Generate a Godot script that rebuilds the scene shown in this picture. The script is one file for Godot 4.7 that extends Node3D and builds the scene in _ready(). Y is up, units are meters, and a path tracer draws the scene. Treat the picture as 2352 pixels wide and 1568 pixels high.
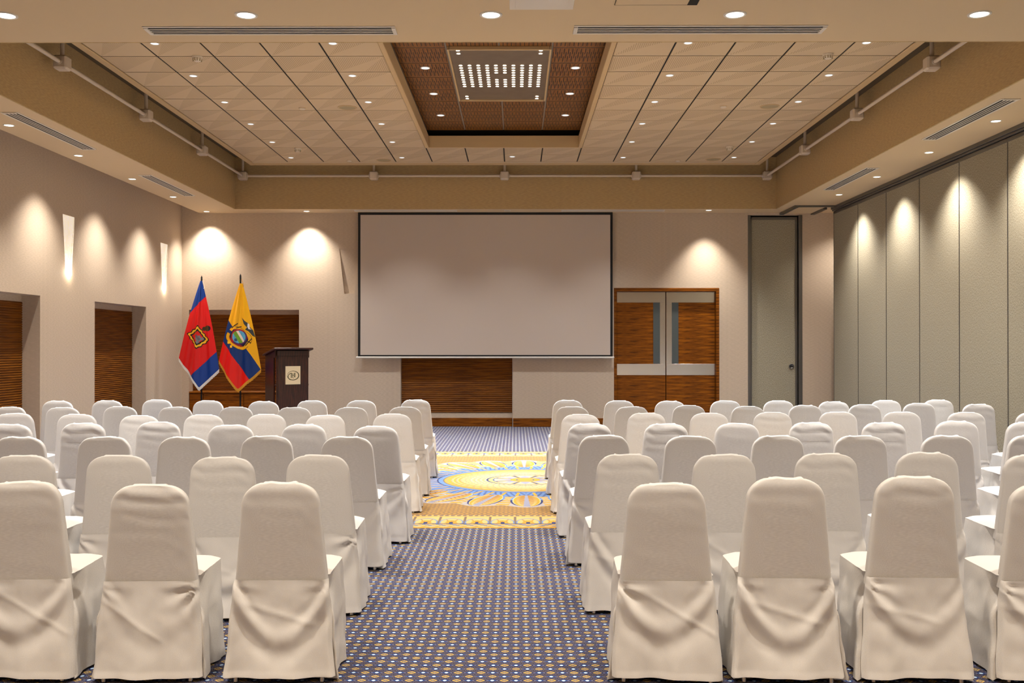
extends Node3D
# A hotel function room set with rows of covered chairs facing a projection screen.
# Metres, y up, the camera looks along -z. d below is a distance along -z from the camera.

const FOCAL := 2285.0      # focal length in pixels of the 2352 x 1568 frame
const EYE := 1.445         # camera height
const VX := 1185.0         # where lines along z meet in the photograph
const VY := 795.0
const BACK := -17.87       # back wall
const LEFT := -6.01        # side wall with the niches
const PART := 5.47         # face of the folding partition
const OUTER := 6.2         # wall behind the partition
const REAR := 5.0          # wall behind the camera
const SOF := 3.838         # underside of the soffits
const TILE_Y := 4.545      # underside of the tiled ceiling
const SLAB := 4.74
const WOOD_Y := 4.79
const MID := -0.19         # centre line of the tiled ceiling
const PITCH := 0.6083

var M := {}
var taken := {}
var rng := RandomNumberGenerator.new()


func _ready() -> void:
	rng.seed = 7
	set_camera_and_exposure()
	make_materials()
	build_floor()
	build_walls()
	build_ceiling()
	build_partition()
	build_doors()
	build_screen()
	build_niche_furniture()
	build_lectern()
	build_flags()
	build_chairs()
	build_lights()
	build_ceiling_fittings()


# ------------------------------------------------------------------ camera and exposure
const WARM := Color(1.0, 0.87, 0.69)
const SOFT := Color(1.0, 0.965, 0.925)
const WHITE := Color(0.97, 0.985, 1.0)
const E_FRONT := 10.0       # near ceiling downlights
const E_SOFFIT := 6.5      # wall washing downlights
const E_PARTITION := 6.8
const E_TILE := 6.5        # downlights in the tiled ceiling
const E_WOOD := 4.0
const E_PANEL := 0.21      # each small lamp of the central light panel
const E_SCONCE := 0.12


func set_camera_and_exposure() -> void:
	var cam := Camera3D.new()
	cam.name = "camera"
	cam.position = Vector3(0, EYE, 0)
	cam.rotation = Vector3(11.0 / FOCAL, 9.0 / FOCAL, 0)
	cam.fov = rad_to_deg(2.0 * atan(784.0 / FOCAL))
	cam.near = 0.05
	cam.far = 60.0
	cam.current = true
	add_child(cam)
	var env := Environment.new()
	env.background_mode = Environment.BG_COLOR
	env.background_color = Color(0, 0, 0)
	env.tonemap_mode = Environment.TONE_MAPPER_LINEAR
	env.tonemap_exposure = 1.1
	env.sdfgi_enabled = true
	env.ssao_enabled = true
	env.ssil_enabled = true
	var we := WorldEnvironment.new()
	we.name = "world"
	we.environment = env
	add_child(we)


# ------------------------------------------------------------------ helpers
func numbered(called: String) -> String:
	if not taken.has(called):
		taken[called] = 0
		return called
	taken[called] += 1
	return "%s_%03d" % [called, taken[called]]


func thing(called: String, label: String, category: String, at := Vector3.ZERO, group := "") -> Node3D:
	var o := Node3D.new()
	o.name = numbered(called)
	add_child(o)
	o.position = at
	o.set_meta("label", label)
	o.set_meta("category", category)
	if group != "":
		o.set_meta("group", group)
	return o


func structure(called: String, label: String, category: String) -> Node3D:
	var o := thing(called, label, category)
	o.set_meta("kind", "structure")
	return o


func part(called: String, mesh: Mesh, mat: Material, parent: Node3D, at := Vector3.ZERO) -> MeshInstance3D:
	var o := MeshInstance3D.new()
	o.name = called
	o.mesh = mesh
	o.material_override = mat
	o.cast_shadow = GeometryInstance3D.SHADOW_CASTING_SETTING_ON
	parent.add_child(o, true)
	o.position = at
	return o


func begin(smooth := false) -> SurfaceTool:
	var st := SurfaceTool.new()
	st.begin(Mesh.PRIMITIVE_TRIANGLES)
	st.set_smooth_group(0 if smooth else -1)
	return st


func commit(st: SurfaceTool) -> ArrayMesh:
	st.generate_normals()
	st.index()
	return st.commit()


func tri(st: SurfaceTool, a: Vector3, b: Vector3, c: Vector3) -> void:
	st.add_vertex(a)
	st.add_vertex(b)
	st.add_vertex(c)


# corners clockwise seen from the front
func quad(st: SurfaceTool, a: Vector3, b: Vector3, c: Vector3, d: Vector3) -> void:
	tri(st, a, b, c)
	tri(st, a, c, d)


func quad_uv(st: SurfaceTool, p: Array, uv: Array) -> void:
	for k in [0, 1, 2, 0, 2, 3]:
		st.set_uv(uv[k])
		st.add_vertex(p[k])


func box(st: SurfaceTool, lo: Vector3, hi: Vector3) -> void:
	var a := lo
	var b := hi
	quad(st, Vector3(a.x, a.y, b.z), Vector3(a.x, b.y, b.z), Vector3(b.x, b.y, b.z), Vector3(b.x, a.y, b.z))
	quad(st, Vector3(b.x, a.y, a.z), Vector3(b.x, b.y, a.z), Vector3(a.x, b.y, a.z), Vector3(a.x, a.y, a.z))
	quad(st, Vector3(a.x, a.y, a.z), Vector3(a.x, b.y, a.z), Vector3(a.x, b.y, b.z), Vector3(a.x, a.y, b.z))
	quad(st, Vector3(b.x, a.y, b.z), Vector3(b.x, b.y, b.z), Vector3(b.x, b.y, a.z), Vector3(b.x, a.y, a.z))
	quad(st, Vector3(a.x, b.y, b.z), Vector3(a.x, b.y, a.z), Vector3(b.x, b.y, a.z), Vector3(b.x, b.y, b.z))
	quad(st, Vector3(a.x, a.y, a.z), Vector3(a.x, a.y, b.z), Vector3(b.x, a.y, b.z), Vector3(b.x, a.y, a.z))


func box_mesh(lo: Vector3, hi: Vector3) -> ArrayMesh:
	var st := begin()
	box(st, lo, hi)
	return commit(st)


# box with chamfered edges, as one convex surface
func bevel(st: SurfaceTool, lo: Vector3, hi: Vector3, b: float) -> void:
	var c := (lo + hi) * 0.5
	var h := (hi - lo) * 0.5
	b = minf(b, minf(h.x, minf(h.y, h.z)) * 0.9)
	var f := func(s: Vector3, axis: int) -> Vector3:
		var r := Vector3(s.x * (h.x - b), s.y * (h.y - b), s.z * (h.z - b))
		r[axis] = s[axis] * h[axis]
		return c + r
	for axis in 3:
		var u := (axis + 1) % 3
		var v := (axis + 2) % 3
		for sg in [-1.0, 1.0]:
			var q := []
			for k in [[-1.0, -1.0], [-1.0, 1.0], [1.0, 1.0], [1.0, -1.0]]:
				var s := Vector3.ZERO
				s[axis] = sg
				s[u] = k[0]
				s[v] = k[1]
				q.append(f.call(s, axis))
			convex_quad(st, q[0], q[1], q[2], q[3], c)
		for su in [-1.0, 1.0]:
			for sv in [-1.0, 1.0]:
				var p := Vector3.ZERO
				p[u] = su
				p[v] = sv
				var p0 := p
				var p1 := p
				p0[axis] = -1.0
				p1[axis] = 1.0
				convex_quad(st, f.call(p0, u), f.call(p1, u), f.call(p1, v), f.call(p0, v), c)
	for sx in [-1.0, 1.0]:
		for sy in [-1.0, 1.0]:
			for sz in [-1.0, 1.0]:
				var s := Vector3(sx, sy, sz)
				convex_tri(st, f.call(s, 0), f.call(s, 1), f.call(s, 2), c)


func convex_tri(st: SurfaceTool, a: Vector3, b: Vector3, c: Vector3, inside: Vector3) -> void:
	if (b - a).cross(c - a).dot((a + b + c) / 3.0 - inside) > 0.0:
		tri(st, a, c, b)
	else:
		tri(st, a, b, c)


func convex_quad(st: SurfaceTool, a: Vector3, b: Vector3, c: Vector3, d: Vector3, inside: Vector3) -> void:
	convex_tri(st, a, b, c, inside)
	convex_tri(st, a, c, d, inside)


func bevel_mesh(lo: Vector3, hi: Vector3, b := 0.004) -> ArrayMesh:
	var st := begin()
	bevel(st, lo, hi, b)
	return commit(st)


# profile of (radius, y), turned round the y axis
func lathe(profile: Array, n := 24) -> ArrayMesh:
	var st := begin(true)
	for k in profile.size() - 1:
		var p: Vector2 = profile[k]
		var q: Vector2 = profile[k + 1]
		for i in n:
			var a := TAU * i / n
			var b := TAU * (i + 1) / n
			quad(st, ring(p, a), ring(q, a), ring(q, b), ring(p, b))
	return commit(st)


func ring(p: Vector2, a: float) -> Vector3:
	return Vector3(p.x * cos(a), p.y, p.x * sin(a))


func tube(from: Vector3, to: Vector3, r: float, n := 12) -> ArrayMesh:
	var st := begin(true)
	var axis := (to - from).normalized()
	var u := axis.cross(Vector3.UP if absf(axis.y) < 0.9 else Vector3.RIGHT).normalized()
	var v := axis.cross(u)
	for i in n:
		var a := TAU * i / n
		var b := TAU * (i + 1) / n
		var da := (u * cos(a) + v * sin(a)) * r
		var db := (u * cos(b) + v * sin(b)) * r
		quad(st, from + da, from + db, to + db, to + da)
	return commit(st)


# smooth sheet from a grid of points[row][column]
func sheet(rows: Array, with_uv := false, flip := false) -> ArrayMesh:
	var st := begin(true)
	var nr := rows.size()
	for j in nr - 1:
		var nc: int = rows[j].size()
		for i in nc - 1:
			var p := [rows[j][i], rows[j][i + 1], rows[j + 1][i + 1], rows[j + 1][i]]
			var uv := [Vector2(float(i) / (nc - 1), float(j) / (nr - 1)), Vector2(float(i + 1) / (nc - 1), float(j) / (nr - 1)), Vector2(float(i + 1) / (nc - 1), float(j + 1) / (nr - 1)), Vector2(float(i) / (nc - 1), float(j + 1) / (nr - 1))]
			for k in ([0, 2, 1, 0, 3, 2] if flip else [0, 1, 2, 0, 2, 3]):
				if with_uv:
					st.set_uv(uv[k])
				st.add_vertex(p[k])
	return commit(st)


func noise_texture(seed_: int, freq: float, ramp: Array, size := 512, octaves := 4, kind := FastNoiseLite.TYPE_SIMPLEX_SMOOTH) -> NoiseTexture2D:
	var n := FastNoiseLite.new()
	n.seed = seed_
	n.noise_type = kind
	n.frequency = freq
	n.fractal_octaves = octaves
	var t := NoiseTexture2D.new()
	t.width = size
	t.height = size
	t.seamless = true
	t.noise = n
	if ramp.size():
		var g := Gradient.new()
		var off := PackedFloat32Array()
		var col := PackedColorArray()
		for k in ramp:
			off.append(k[0])
			col.append(k[1])
		g.offsets = off
		g.colors = col
		t.color_ramp = g
	return t


func plain(c: Color, rough := 0.8, metal := 0.0) -> StandardMaterial3D:
	var m := StandardMaterial3D.new()
	m.albedo_color = c
	m.roughness = rough
	m.metallic = metal
	m.metallic_specular = 0.5
	return m


func textured(c: Color, rough: float, tex: Texture2D, scale_: Vector3, world := true, relief: Texture2D = null, relief_cm := 0.0) -> StandardMaterial3D:
	var m := plain(c, rough)
	m.albedo_texture = tex
	m.uv1_triplanar = true
	m.uv1_world_triplanar = world
	m.uv1_scale = scale_
	m.uv1_triplanar_sharpness = 8.0
	if relief:
		m.heightmap_enabled = true
		m.heightmap_texture = relief
		m.heightmap_scale = relief_cm
	return m


func glow(c: Color, strength: float) -> StandardMaterial3D:
	var m := plain(Color(0.9, 0.9, 0.9), 0.5)
	m.emission_enabled = true
	m.emission = c
	m.emission_energy_multiplier = strength
	return m


func grey(v: float) -> Color:
	return Color(v, v, v)


# ------------------------------------------------------------------ materials
func make_materials() -> void:
	var weave := noise_texture(11, 0.05, [[0.2, grey(0.89)], [0.5, grey(0.95)], [0.8, grey(1.0)]], 512, 4)
	M.wall = textured(Color(0.80, 0.725, 0.635), 0.85, weave, Vector3(0.5, 10, 0.5))
	M.paint = plain(Color(0.83, 0.74, 0.595), 0.75)
	M.tray = textured(Color(0.765, 0.65, 0.455), 0.85, weave, Vector3(0.4, 5, 0.4), true)
	M.trim = plain(Color(0.78, 0.67, 0.50), 0.6)
	M.gap = plain(Color(0.10, 0.09, 0.07), 0.9)
	M.slab = plain(Color(0.33, 0.28, 0.20), 0.9)
	M.grid = plain(Color(0.52, 0.50, 0.46), 0.5)
	M.tile_a = tile_material(0)
	M.tile_b = tile_material(1)
	M.tile_plain = plain(Color(0.80, 0.715, 0.585), 0.8)
	M.wood_tile = wood_tile_material()
	var grain := noise_texture(21, 0.012, [[0.15, Color(0.28, 0.145, 0.012)], [0.4, Color(0.50, 0.275, 0.03)], [0.55, Color(0.44, 0.235, 0.025)], [0.75, Color(0.56, 0.32, 0.04)], [1.0, Color(0.60, 0.36, 0.06)]], 512, 5)
	M.oak = textured(Color(1, 1, 1), 0.42, grain, Vector3(0.28, 5.0, 0.28))
	var even := noise_texture(23, 0.012, [[0.15, Color(0.37, 0.20, 0.025)], [0.5, Color(0.46, 0.26, 0.035)], [0.85, Color(0.53, 0.315, 0.055)]], 512, 4)
	M.oak_rib = textured(Color(1, 1, 1), 0.5, even, Vector3(0.25, 4.0, 0.25))
	for k in [M.oak, M.oak_rib]:
		k.metallic_specular = 0.3
	var deep := noise_texture(27, 0.014, [[0.2, Color(0.13, 0.05, 0.025)], [0.6, Color(0.22, 0.09, 0.045)], [0.9, Color(0.27, 0.12, 0.06)]], 512, 4)
	M.mahogany = textured(Color(1, 1, 1), 0.35, deep, Vector3(4.0, 0.5, 4.0), false)
	M.mahogany_top = textured(Color(1, 1, 1), 0.35, deep, Vector3(0.5, 4.0, 4.0), false)
	M.steel = plain(Color(0.84, 0.82, 0.79), 0.26, 1.0)
	M.rail = plain(Color(0.45, 0.44, 0.42), 0.4, 0.8)
	M.frost = plain(Color(0.30, 0.33, 0.33), 0.3)
	var felt := noise_texture(41, 0.09, [[0.2, Color(0.72, 0.70, 0.66)], [0.5, Color(0.90, 0.89, 0.86)], [0.8, Color(1, 1, 1)]], 512, 4)
	M.felt = textured(Color(0.68, 0.655, 0.58), 0.95, felt, Vector3(2.2, 1.0, 2.2), true)
	M.screen = plain(Color(0.77, 0.715, 0.66), 0.9)
	M.black = plain(Color(0.02, 0.02, 0.02), 0.7)
	M.white = plain(Color(0.86, 0.84, 0.80), 0.5)
	M.conduit = plain(Color(0.80, 0.74, 0.66), 0.55)
	M.vent = plain(Color(0.86, 0.83, 0.78), 0.4)
	M.grille = plain(Color(0.64, 0.58, 0.45), 0.7)
	M.detector = plain(Color(0.85, 0.80, 0.72), 0.5)
	M.panel_metal = textured(Color(0.55, 0.49, 0.42), 0.32, noise_texture(51, 0.02, [[0.2, grey(0.95)], [0.8, grey(1.0)]], 256, 2), Vector3(1, 1, 1))
	M.panel_metal.metallic = 0.55
	M.lamp_front = glow(Color(1.0, 0.97, 0.92), 5.0)
	M.lamp_warm = glow(Color(1.0, 0.97, 0.90), 5.0)
	M.lamp_tile = glow(Color(0.93, 0.97, 1.0), 1.1)
	M.lamp_off = plain(Color(0.62, 0.58, 0.52), 0.4)
	M.lamp_small = glow(Color(1.0, 0.95, 0.86), 6.0)
	M.lamp_sconce = glow(Color(1.0, 0.92, 0.78), 3.0)
	M.alabaster = textured(Color(0.93, 0.89, 0.82), 0.6, noise_texture(61, 0.012, [[0.3, Color(0.90, 0.87, 0.82)], [0.5, Color(1, 1, 1)], [0.55, Color(0.93, 0.89, 0.83)], [1.0, Color(1, 1, 1)]], 256, 4), Vector3(2, 2, 2))
	M.alabaster.emission_enabled = true
	M.alabaster.emission = Color(1.0, 0.95, 0.87)
	M.alabaster.emission_energy_multiplier = 0.5
	var thread := noise_texture(71, 0.18, [[0.2, grey(0.94)], [0.8, grey(1.0)]], 256, 3)
	M.cloth = plain(Color(0.885, 0.88, 0.875), 0.9)
	M.cloth.albedo_texture = thread
	M.cloth.uv1_scale = Vector3(3, 3, 1)
	M.chrome = plain(Color(0.75, 0.73, 0.70), 0.25, 1.0)
	M.carpet = carpet_material()
	M.rug = rug_material()


func image_material(im: Image, rough: float, relief := 0.0) -> StandardMaterial3D:
	var m := plain(Color(1, 1, 1), rough)
	m.albedo_texture = ImageTexture.create_from_image(im)
	return m


# perforated acoustic tile: rows of slots that form a fan over two tiles
func tile_material(kind: int) -> StandardMaterial3D:
	var n := 256
	var im := Image.create(n, n, false, Image.FORMAT_RGB8)
	var base := Color(0.80, 0.715, 0.585)
	var slot := Color(0.665, 0.58, 0.455)
	im.fill(base)
	var count := 28
	for k in count:
		var u := (k + 0.5) / count
		var runs := []
		if kind == 0:
			runs.append([0.04, 1.0 - u])
			if u > 0.5:
				runs.append([(1.0 - u) * 2.0, 0.97])
		else:
			runs.append([maxf(0.04, 1.0 - u / 0.45), 1.0 - u])
		for r in runs:
			var y0 := int(r[0] * n)
			var y1 := int(r[1] * n)
			if y1 - y0 > 4:
				im.fill_rect(Rect2i(int(u * n) - 1, y0, 3, y1 - y0), slot)
	return image_material(im, 0.8)


# slotted walnut ceiling tile
func wood_tile_material() -> StandardMaterial3D:
	var n := 256
	var im := Image.create(n, n, false, Image.FORMAT_RGB8)
	var fl := FastNoiseLite.new()
	fl.seed = 5
	fl.frequency = 0.02
	for x in n:
		for y in n:
			var v := fl.get_noise_2d(x * 6.0, y * 0.4) * 0.5 + 0.5
			im.set_pixel(x, y, Color(0.36, 0.215, 0.06).lerp(Color(0.66, 0.43, 0.17), v))
	for k in 24:
		var x := int((k + 0.5) / 24.0 * n) - 2
		for r in ([[0.06, 0.40], [0.56, 0.92]] if k % 2 else [[0.28, 0.68]]):
			im.fill_rect(Rect2i(x, int(r[0] * n), 4, int((r[1] - r[0]) * n)), Color(0.10, 0.05, 0.02))
	return image_material(im, 0.5)


# woven carpet: gold lozenges and pale blue dots on navy with scrolls
func carpet_material() -> StandardMaterial3D:
	var n := 256
	var data := PackedByteArray()
	data.resize(n * n * 3)
	var fl := FastNoiseLite.new()
	fl.seed = 9
	fl.frequency = 0.11
	fl.fractal_octaves = 2
	for j in n:
		for i in n:
			var u := fposmod(i * 2.0 / n, 1.0)
			var v := fposmod(j * 2.0 / n, 1.0)
			var c := Color(0.085, 0.10, 0.29)
			var s := fl.get_noise_2d(absf(u - 0.5) * 160.0, absf(v - 0.5) * 160.0)
			if s > 0.16:
				c = Color(0.31, 0.32, 0.42)
			elif s > 0.02:
				c = Color(0.17, 0.195, 0.38)
			var g := fl.get_noise_2d(absf(u - 0.5) * 130.0 + 300.0, absf(v - 0.5) * 130.0)
			if g > 0.3:
				c = Color(0.50, 0.45, 0.32)
			# dots at the middles of the cell edges, lozenges at corner and centre
			for k in [Vector2(0.5, 0.0), Vector2(0.0, 0.5), Vector2(0.5, 1.0), Vector2(1.0, 0.5)]:
				var p: Vector2 = Vector2(u, v) - k
				var dd := Vector2(p.x, p.y).length()
				if dd < 0.17:
					c = Color(0.03, 0.08, 0.30)
				if absf(p.y) < 0.016 and absf(p.x) < 0.24:
					c = Color(0.42, 0.54, 0.85)
				if absf(p.x) + absf(p.y) < 0.14:
					c = Color(0.16, 0.40, 0.74)
				if dd < 0.08:
					c = Color(0.80, 0.90, 0.98)
			for k in [Vector2(0, 0), Vector2(1, 0), Vector2(0, 1), Vector2(1, 1), Vector2(0.5, 0.5)]:
				var p: Vector2 = Vector2(u, v) - k
				var e := absf(p.x) / 0.205 + pow(absf(p.y) / 0.19, 0.85)
				if e < 1.0:
					c = Color(0.84, 0.71, 0.36)
				if e < 0.68:
					c = Color(0.36, 0.33, 0.30)
				if e < 0.32:
					c = Color(0.66, 0.62, 0.60)
			var at := (j * n + i) * 3
			data[at] = int(c.r * 255)
			data[at + 1] = int(c.g * 255)
			data[at + 2] = int(c.b * 255)
	var im := Image.create_from_data(n, n, false, Image.FORMAT_RGB8, data)
	var m := image_material(im, 0.95)
	m.uv1_triplanar = true
	m.uv1_world_triplanar = true
	var s := 1.0 / 0.2056
	m.uv1_scale = Vector3(s, s, s)
	m.uv1_offset = Vector3(0, 0, 4.362 * s)
	return m


# square medallion carpet, one quarter computed and mirrored
func rug_material() -> StandardMaterial3D:
	var half := 560
	var n := half * 2
	var side := 5.70
	var data := PackedByteArray()
	data.resize(n * n * 3)
	var gold := Color(0.77, 0.57, 0.16)
	var amber := Color(0.62, 0.46, 0.20)
	var cream := Color(0.78, 0.66, 0.42)
	var pale := Color(0.83, 0.75, 0.58)
	var sky := Color(0.38, 0.50, 0.69)
	var mist := Color(0.55, 0.55, 0.62)
	var navy := Color(0.13, 0.18, 0.38)
	var taupe := Color(0.44, 0.38, 0.33)
	for j in half:
		for i in half:
			var x := (i + 0.5) / n * side
			var y := (j + 0.5) / n * side
			var e := minf(x, y)
			var t := maxf(x, y)
			var c := cream
			if e < 0.585:
				var q := fposmod(t + 0.105 - side * 0.5, 0.21) / 0.21 - 0.5
				if e < 0.085:
					c = gold if sin(t * 60.0) * 0.03 + 0.045 > e else cream
					if absf(e - 0.045 - sin(t * 60.0) * 0.02) < 0.006:
						c = taupe
				elif e < 0.18:
					var k := int(t / 0.028) + int((e - 0.085) / 0.024)
					c = [cream, taupe, sky, gold][posmod(k, 4)]
				elif e < 0.20:
					c = navy
				elif e < 0.535:
					var w := (e - 0.20) / 0.335
					var r := Vector2(q, (w - 0.15) * 0.85).length()
					c = taupe if absf(q) > 0.45 else (gold if w < 0.4 else cream)
					if r < 0.47:
						c = sky
					if r < 0.42:
						c = cream
					if r < 0.40 and absf(q) > w * 0.42 - 0.03 and absf(q) < w * 0.42 + 0.03:
						c = amber
					if r < 0.22:
						c = gold
					if r < 0.22 and absf(sin(q * 40.0)) < 0.35:
						c = amber
					if w < 0.2 and absf(q) < 0.3 - w:
						c = navy if absf(q) < 0.07 else gold
					if w > 0.93:
						c = gold
				else:
					c = navy if e > 0.555 and fposmod(t, 0.05) < 0.03 and e < 0.58 else cream
			else:
				var p := Vector2(x - side * 0.5, y - side * 0.5)
				var r := p.length()
				var a := atan2(p.x, p.y)
				var ph := fposmod(a / TAU * 24.0 + 0.5, 1.0) - 0.5
				var scallop := 1.80 + 0.05 * cos(ph * TAU)
				if r > scallop:
					var k := int(floor(x / 0.026)) + int(floor(y / 0.026))
					var k2 := int(floor((x + y) / 0.037)) + int(floor((x - y) / 0.037))
					c = taupe if posmod(k, 2) == 0 else (amber if posmod(k2, 2) == 0 else gold)
				elif r > 0.95:
					var w := (r - 1.12) / 0.69
					var across := absf(ph) * r * TAU / 24.0
					var wide := 0.155 * sqrt(maxf(0.0, 1.0 - pow(2.0 * clampf(w, 0.0, 1.0) - 1.0, 2.0)))
					c = mist
					if fposmod(r * 22.0 + absf(ph) * 7.0, 1.0) < 0.3:
						c = pale
					if absf(ph) > 0.36 and fposmod(r * 9.0, 1.0) < 0.6:
						c = gold
					if w > 0.0 and w < 1.0 and across < wide:
						c = navy if w > 0.45 else sky
						if across < wide * 0.86:
							c = pale
						if across < wide * 0.80:
							c = gold
						if across < wide * 0.62:
							c = amber.lerp(cream, clampf(w * 1.1, 0.0, 1.0))
							if fposmod((r - across * 0.7) * 15.0, 1.0) < 0.28 and across < wide * 0.45:
								c = Color(0.55, 0.33, 0.12)
						if across < 0.012 + 0.02 * w:
							c = mist
					elif w < 0.16:
						c = sky if fposmod(a * 19.1 + r * 6.0, 1.0) < 0.6 else navy.lerp(sky, 0.55)
						if fposmod(a * 7.64 + 0.5, 1.0) < 0.2:
							c = gold
				elif r > 0.87:
					c = sky if r < 0.935 else navy
					if r < 0.885:
						c = taupe
				elif r > 0.42:
					var row := int((r - 0.42) / 0.05)
					var cells := 46.0
					var f := fposmod(a / TAU * cells + 0.5 * (row % 2), 1.0) - 0.5
					var g := (r - 0.42) / 0.05 - row
					c = gold if r > 0.70 else cream
					if r < 0.82 and Vector2(f, g * 0.9).length() < 0.55:
						c = pale if r < 0.62 else cream
					if absf(Vector2(f, g * 0.9).length() - 0.55) < 0.09:
						c = amber.lerp(mist, 0.5)
				elif r > 0.40:
					c = navy
				elif r > 0.35:
					c = cream
				elif r > 0.335:
					c = navy.lerp(sky, 0.4)
				else:
					var f := fposmod(a / TAU * 8.0 + 0.5, 1.0) - 0.5
					c = pale
					if absf(f) * r * 5.0 < 0.35 * sin(clampf(r / 0.33, 0.0, 1.0) * PI):
						c = mist if r > 0.16 else gold
					if absf(f) > 0.38 and r > 0.12:
						c = gold
					if absf(f) > 0.44 and r > 0.16:
						c = navy.lerp(sky, 0.3)
					if r < 0.10:
						c = navy.lerp(sky, 0.5) if r > 0.085 else gold
			var rgb := [int(c.r * 255), int(c.g * 255), int(c.b * 255)]
			for m in [[i, j], [n - 1 - i, j], [i, n - 1 - j], [n - 1 - i, n - 1 - j]]:
				var at: int = (m[1] * n + m[0]) * 3
				data[at] = rgb[0]
				data[at + 1] = rgb[1]
				data[at + 2] = rgb[2]
	return image_material(Image.create_from_data(n, n, false, Image.FORMAT_RGB8, data), 0.95)


# ------------------------------------------------------------------ floor and walls
func build_floor() -> void:
	var f := structure("floor", "navy carpet with gold lozenges and pale blue dots", "floor")
	part("carpet", box_mesh(Vector3(LEFT - 0.5, -0.2, BACK - 0.5), Vector3(OUTER + 0.3, 0, REAR + 0.2)), M.carpet, f)
	var st := begin()
	var x0 := 0.10 - 2.85
	var x1 := 0.10 + 2.85
	var z0 := -10.76 - 2.85
	var z1 := -10.76 + 2.85
	quad_uv(st, [Vector3(x0, 0.003, z1), Vector3(x0, 0.003, z0), Vector3(x1, 0.003, z0), Vector3(x1, 0.003, z1)], [Vector2(0, 1), Vector2(0, 0), Vector2(1, 0), Vector2(1, 1)])
	var y := 0.003
	quad(st, Vector3(x0, -0.01, z1), Vector3(x0, y, z1), Vector3(x1, y, z1), Vector3(x1, -0.01, z1))
	quad(st, Vector3(x1, -0.01, z0), Vector3(x1, y, z0), Vector3(x0, y, z0), Vector3(x0, -0.01, z0))
	quad(st, Vector3(x0, -0.01, z0), Vector3(x0, y, z0), Vector3(x0, y, z1), Vector3(x0, -0.01, z1))
	quad(st, Vector3(x1, -0.01, z1), Vector3(x1, y, z1), Vector3(x1, y, z0), Vector3(x1, -0.01, z0))
	var inlay := part("medallion_inlay", commit(st), M.rug, f)
	inlay.set_meta("label", "gold and pale blue medallion woven into the carpet")


# A wall face with openings. place(u, v, depth) gives a point; u runs to the right seen from the room.
# hole: [u0, u1, v0, v1, depth, narrow] - narrow > 0 makes a wedge that narrows and deepens downwards
func wall_face(st: SurfaceTool, place: Callable, u0: float, u1: float, v0: float, v1: float, holes: Array) -> void:
	var u := u0
	for h in holes:
		wall_quad(st, place, u, h[0], v0, v1)
		var a: float = h[0]
		var b: float = h[1]
		var lo: float = h[2]
		var hi: float = h[3]
		var dep: float = h[4]
		var nar: float = h[5]
		if lo > v0:
			wall_quad(st, place, a, b, v0, lo)
		if hi < v1:
			wall_quad(st, place, a, b, hi, v1)
		if nar > 0.0:
			tri(st, place.call(a, lo, 0.0), place.call(a, hi, 0.0), place.call(a + nar, lo, 0.0))
			tri(st, place.call(b - nar, lo, 0.0), place.call(b, hi, 0.0), place.call(b, lo, 0.0))
		else:
			# reveals: two sides and the top
			quad(st, place.call(a, lo, 0.0), place.call(a, hi, 0.0), place.call(a, hi, dep), place.call(a, lo, dep))
			quad(st, place.call(b, lo, dep), place.call(b, hi, dep), place.call(b, hi, 0.0), place.call(b, lo, 0.0))
			quad(st, place.call(a, hi, 0.0), place.call(b, hi, 0.0), place.call(b, hi, dep), place.call(a, hi, dep))
			if lo > v0:
				quad(st, place.call(a, lo, dep), place.call(b, lo, dep), place.call(b, lo, 0.0), place.call(a, lo, 0.0))
		u = b
	wall_quad(st, place, u, u1, v0, v1)


func wall_quad(st: SurfaceTool, place: Callable, a: float, b: float, lo: float, hi: float) -> void:
	quad(st, place.call(a, lo, 0.0), place.call(a, hi, 0.0), place.call(b, hi, 0.0), place.call(b, lo, 0.0))


func wedge(place: Callable, a: float, b: float, lo: float, hi: float, dep: float, nar: float) -> Array:
	var back := begin()
	quad(back, place.call(a + nar, lo, dep), place.call(a, hi, 0.004), place.call(b, hi, 0.004), place.call(b - nar, lo, dep))
	var cheeks := begin()
	tri(cheeks, place.call(a + nar, lo, 0.0), place.call(a, hi, 0.0), place.call(a + nar, lo, dep))
	tri(cheeks, place.call(b - nar, lo, dep), place.call(b, hi, 0.0), place.call(b - nar, lo, 0.0))
	quad(cheeks, place.call(a + nar, lo, dep), place.call(b - nar, lo, dep), place.call(b - nar, lo, 0.0), place.call(a + nar, lo, 0.0))
	return [commit(back), commit(cheeks)]


# ribbed timber board: half round ribs running along u
func ribbed(place: Callable, a: float, b: float, lo: float, hi: float, dep: float, pitch: float) -> ArrayMesh:
	var st := begin(true)
	var n := int(round((hi - lo) / pitch))
	var h := (hi - lo) / n
	for k in n:
		var prev := [lo + k * h, dep]
		for s in [[0.12, 0.0], [0.2, -0.007], [0.5, -0.011], [0.8, -0.007], [0.88, 0.0], [1.0, 0.0]]:
			var now := [lo + (k + s[0]) * h, dep + s[1]]
			quad(st, place.call(a, prev[0], prev[1]), place.call(a, now[0], now[1]), place.call(b, now[0], now[1]), place.call(b, prev[0], prev[1]))
			prev = now
	return commit(st)


func left_place(u: float, v: float, dep: float) -> Vector3:
	return Vector3(LEFT - dep, v, -u)


func back_place(u: float, v: float, dep: float) -> Vector3:
	return Vector3(u, v, BACK - dep)


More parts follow.
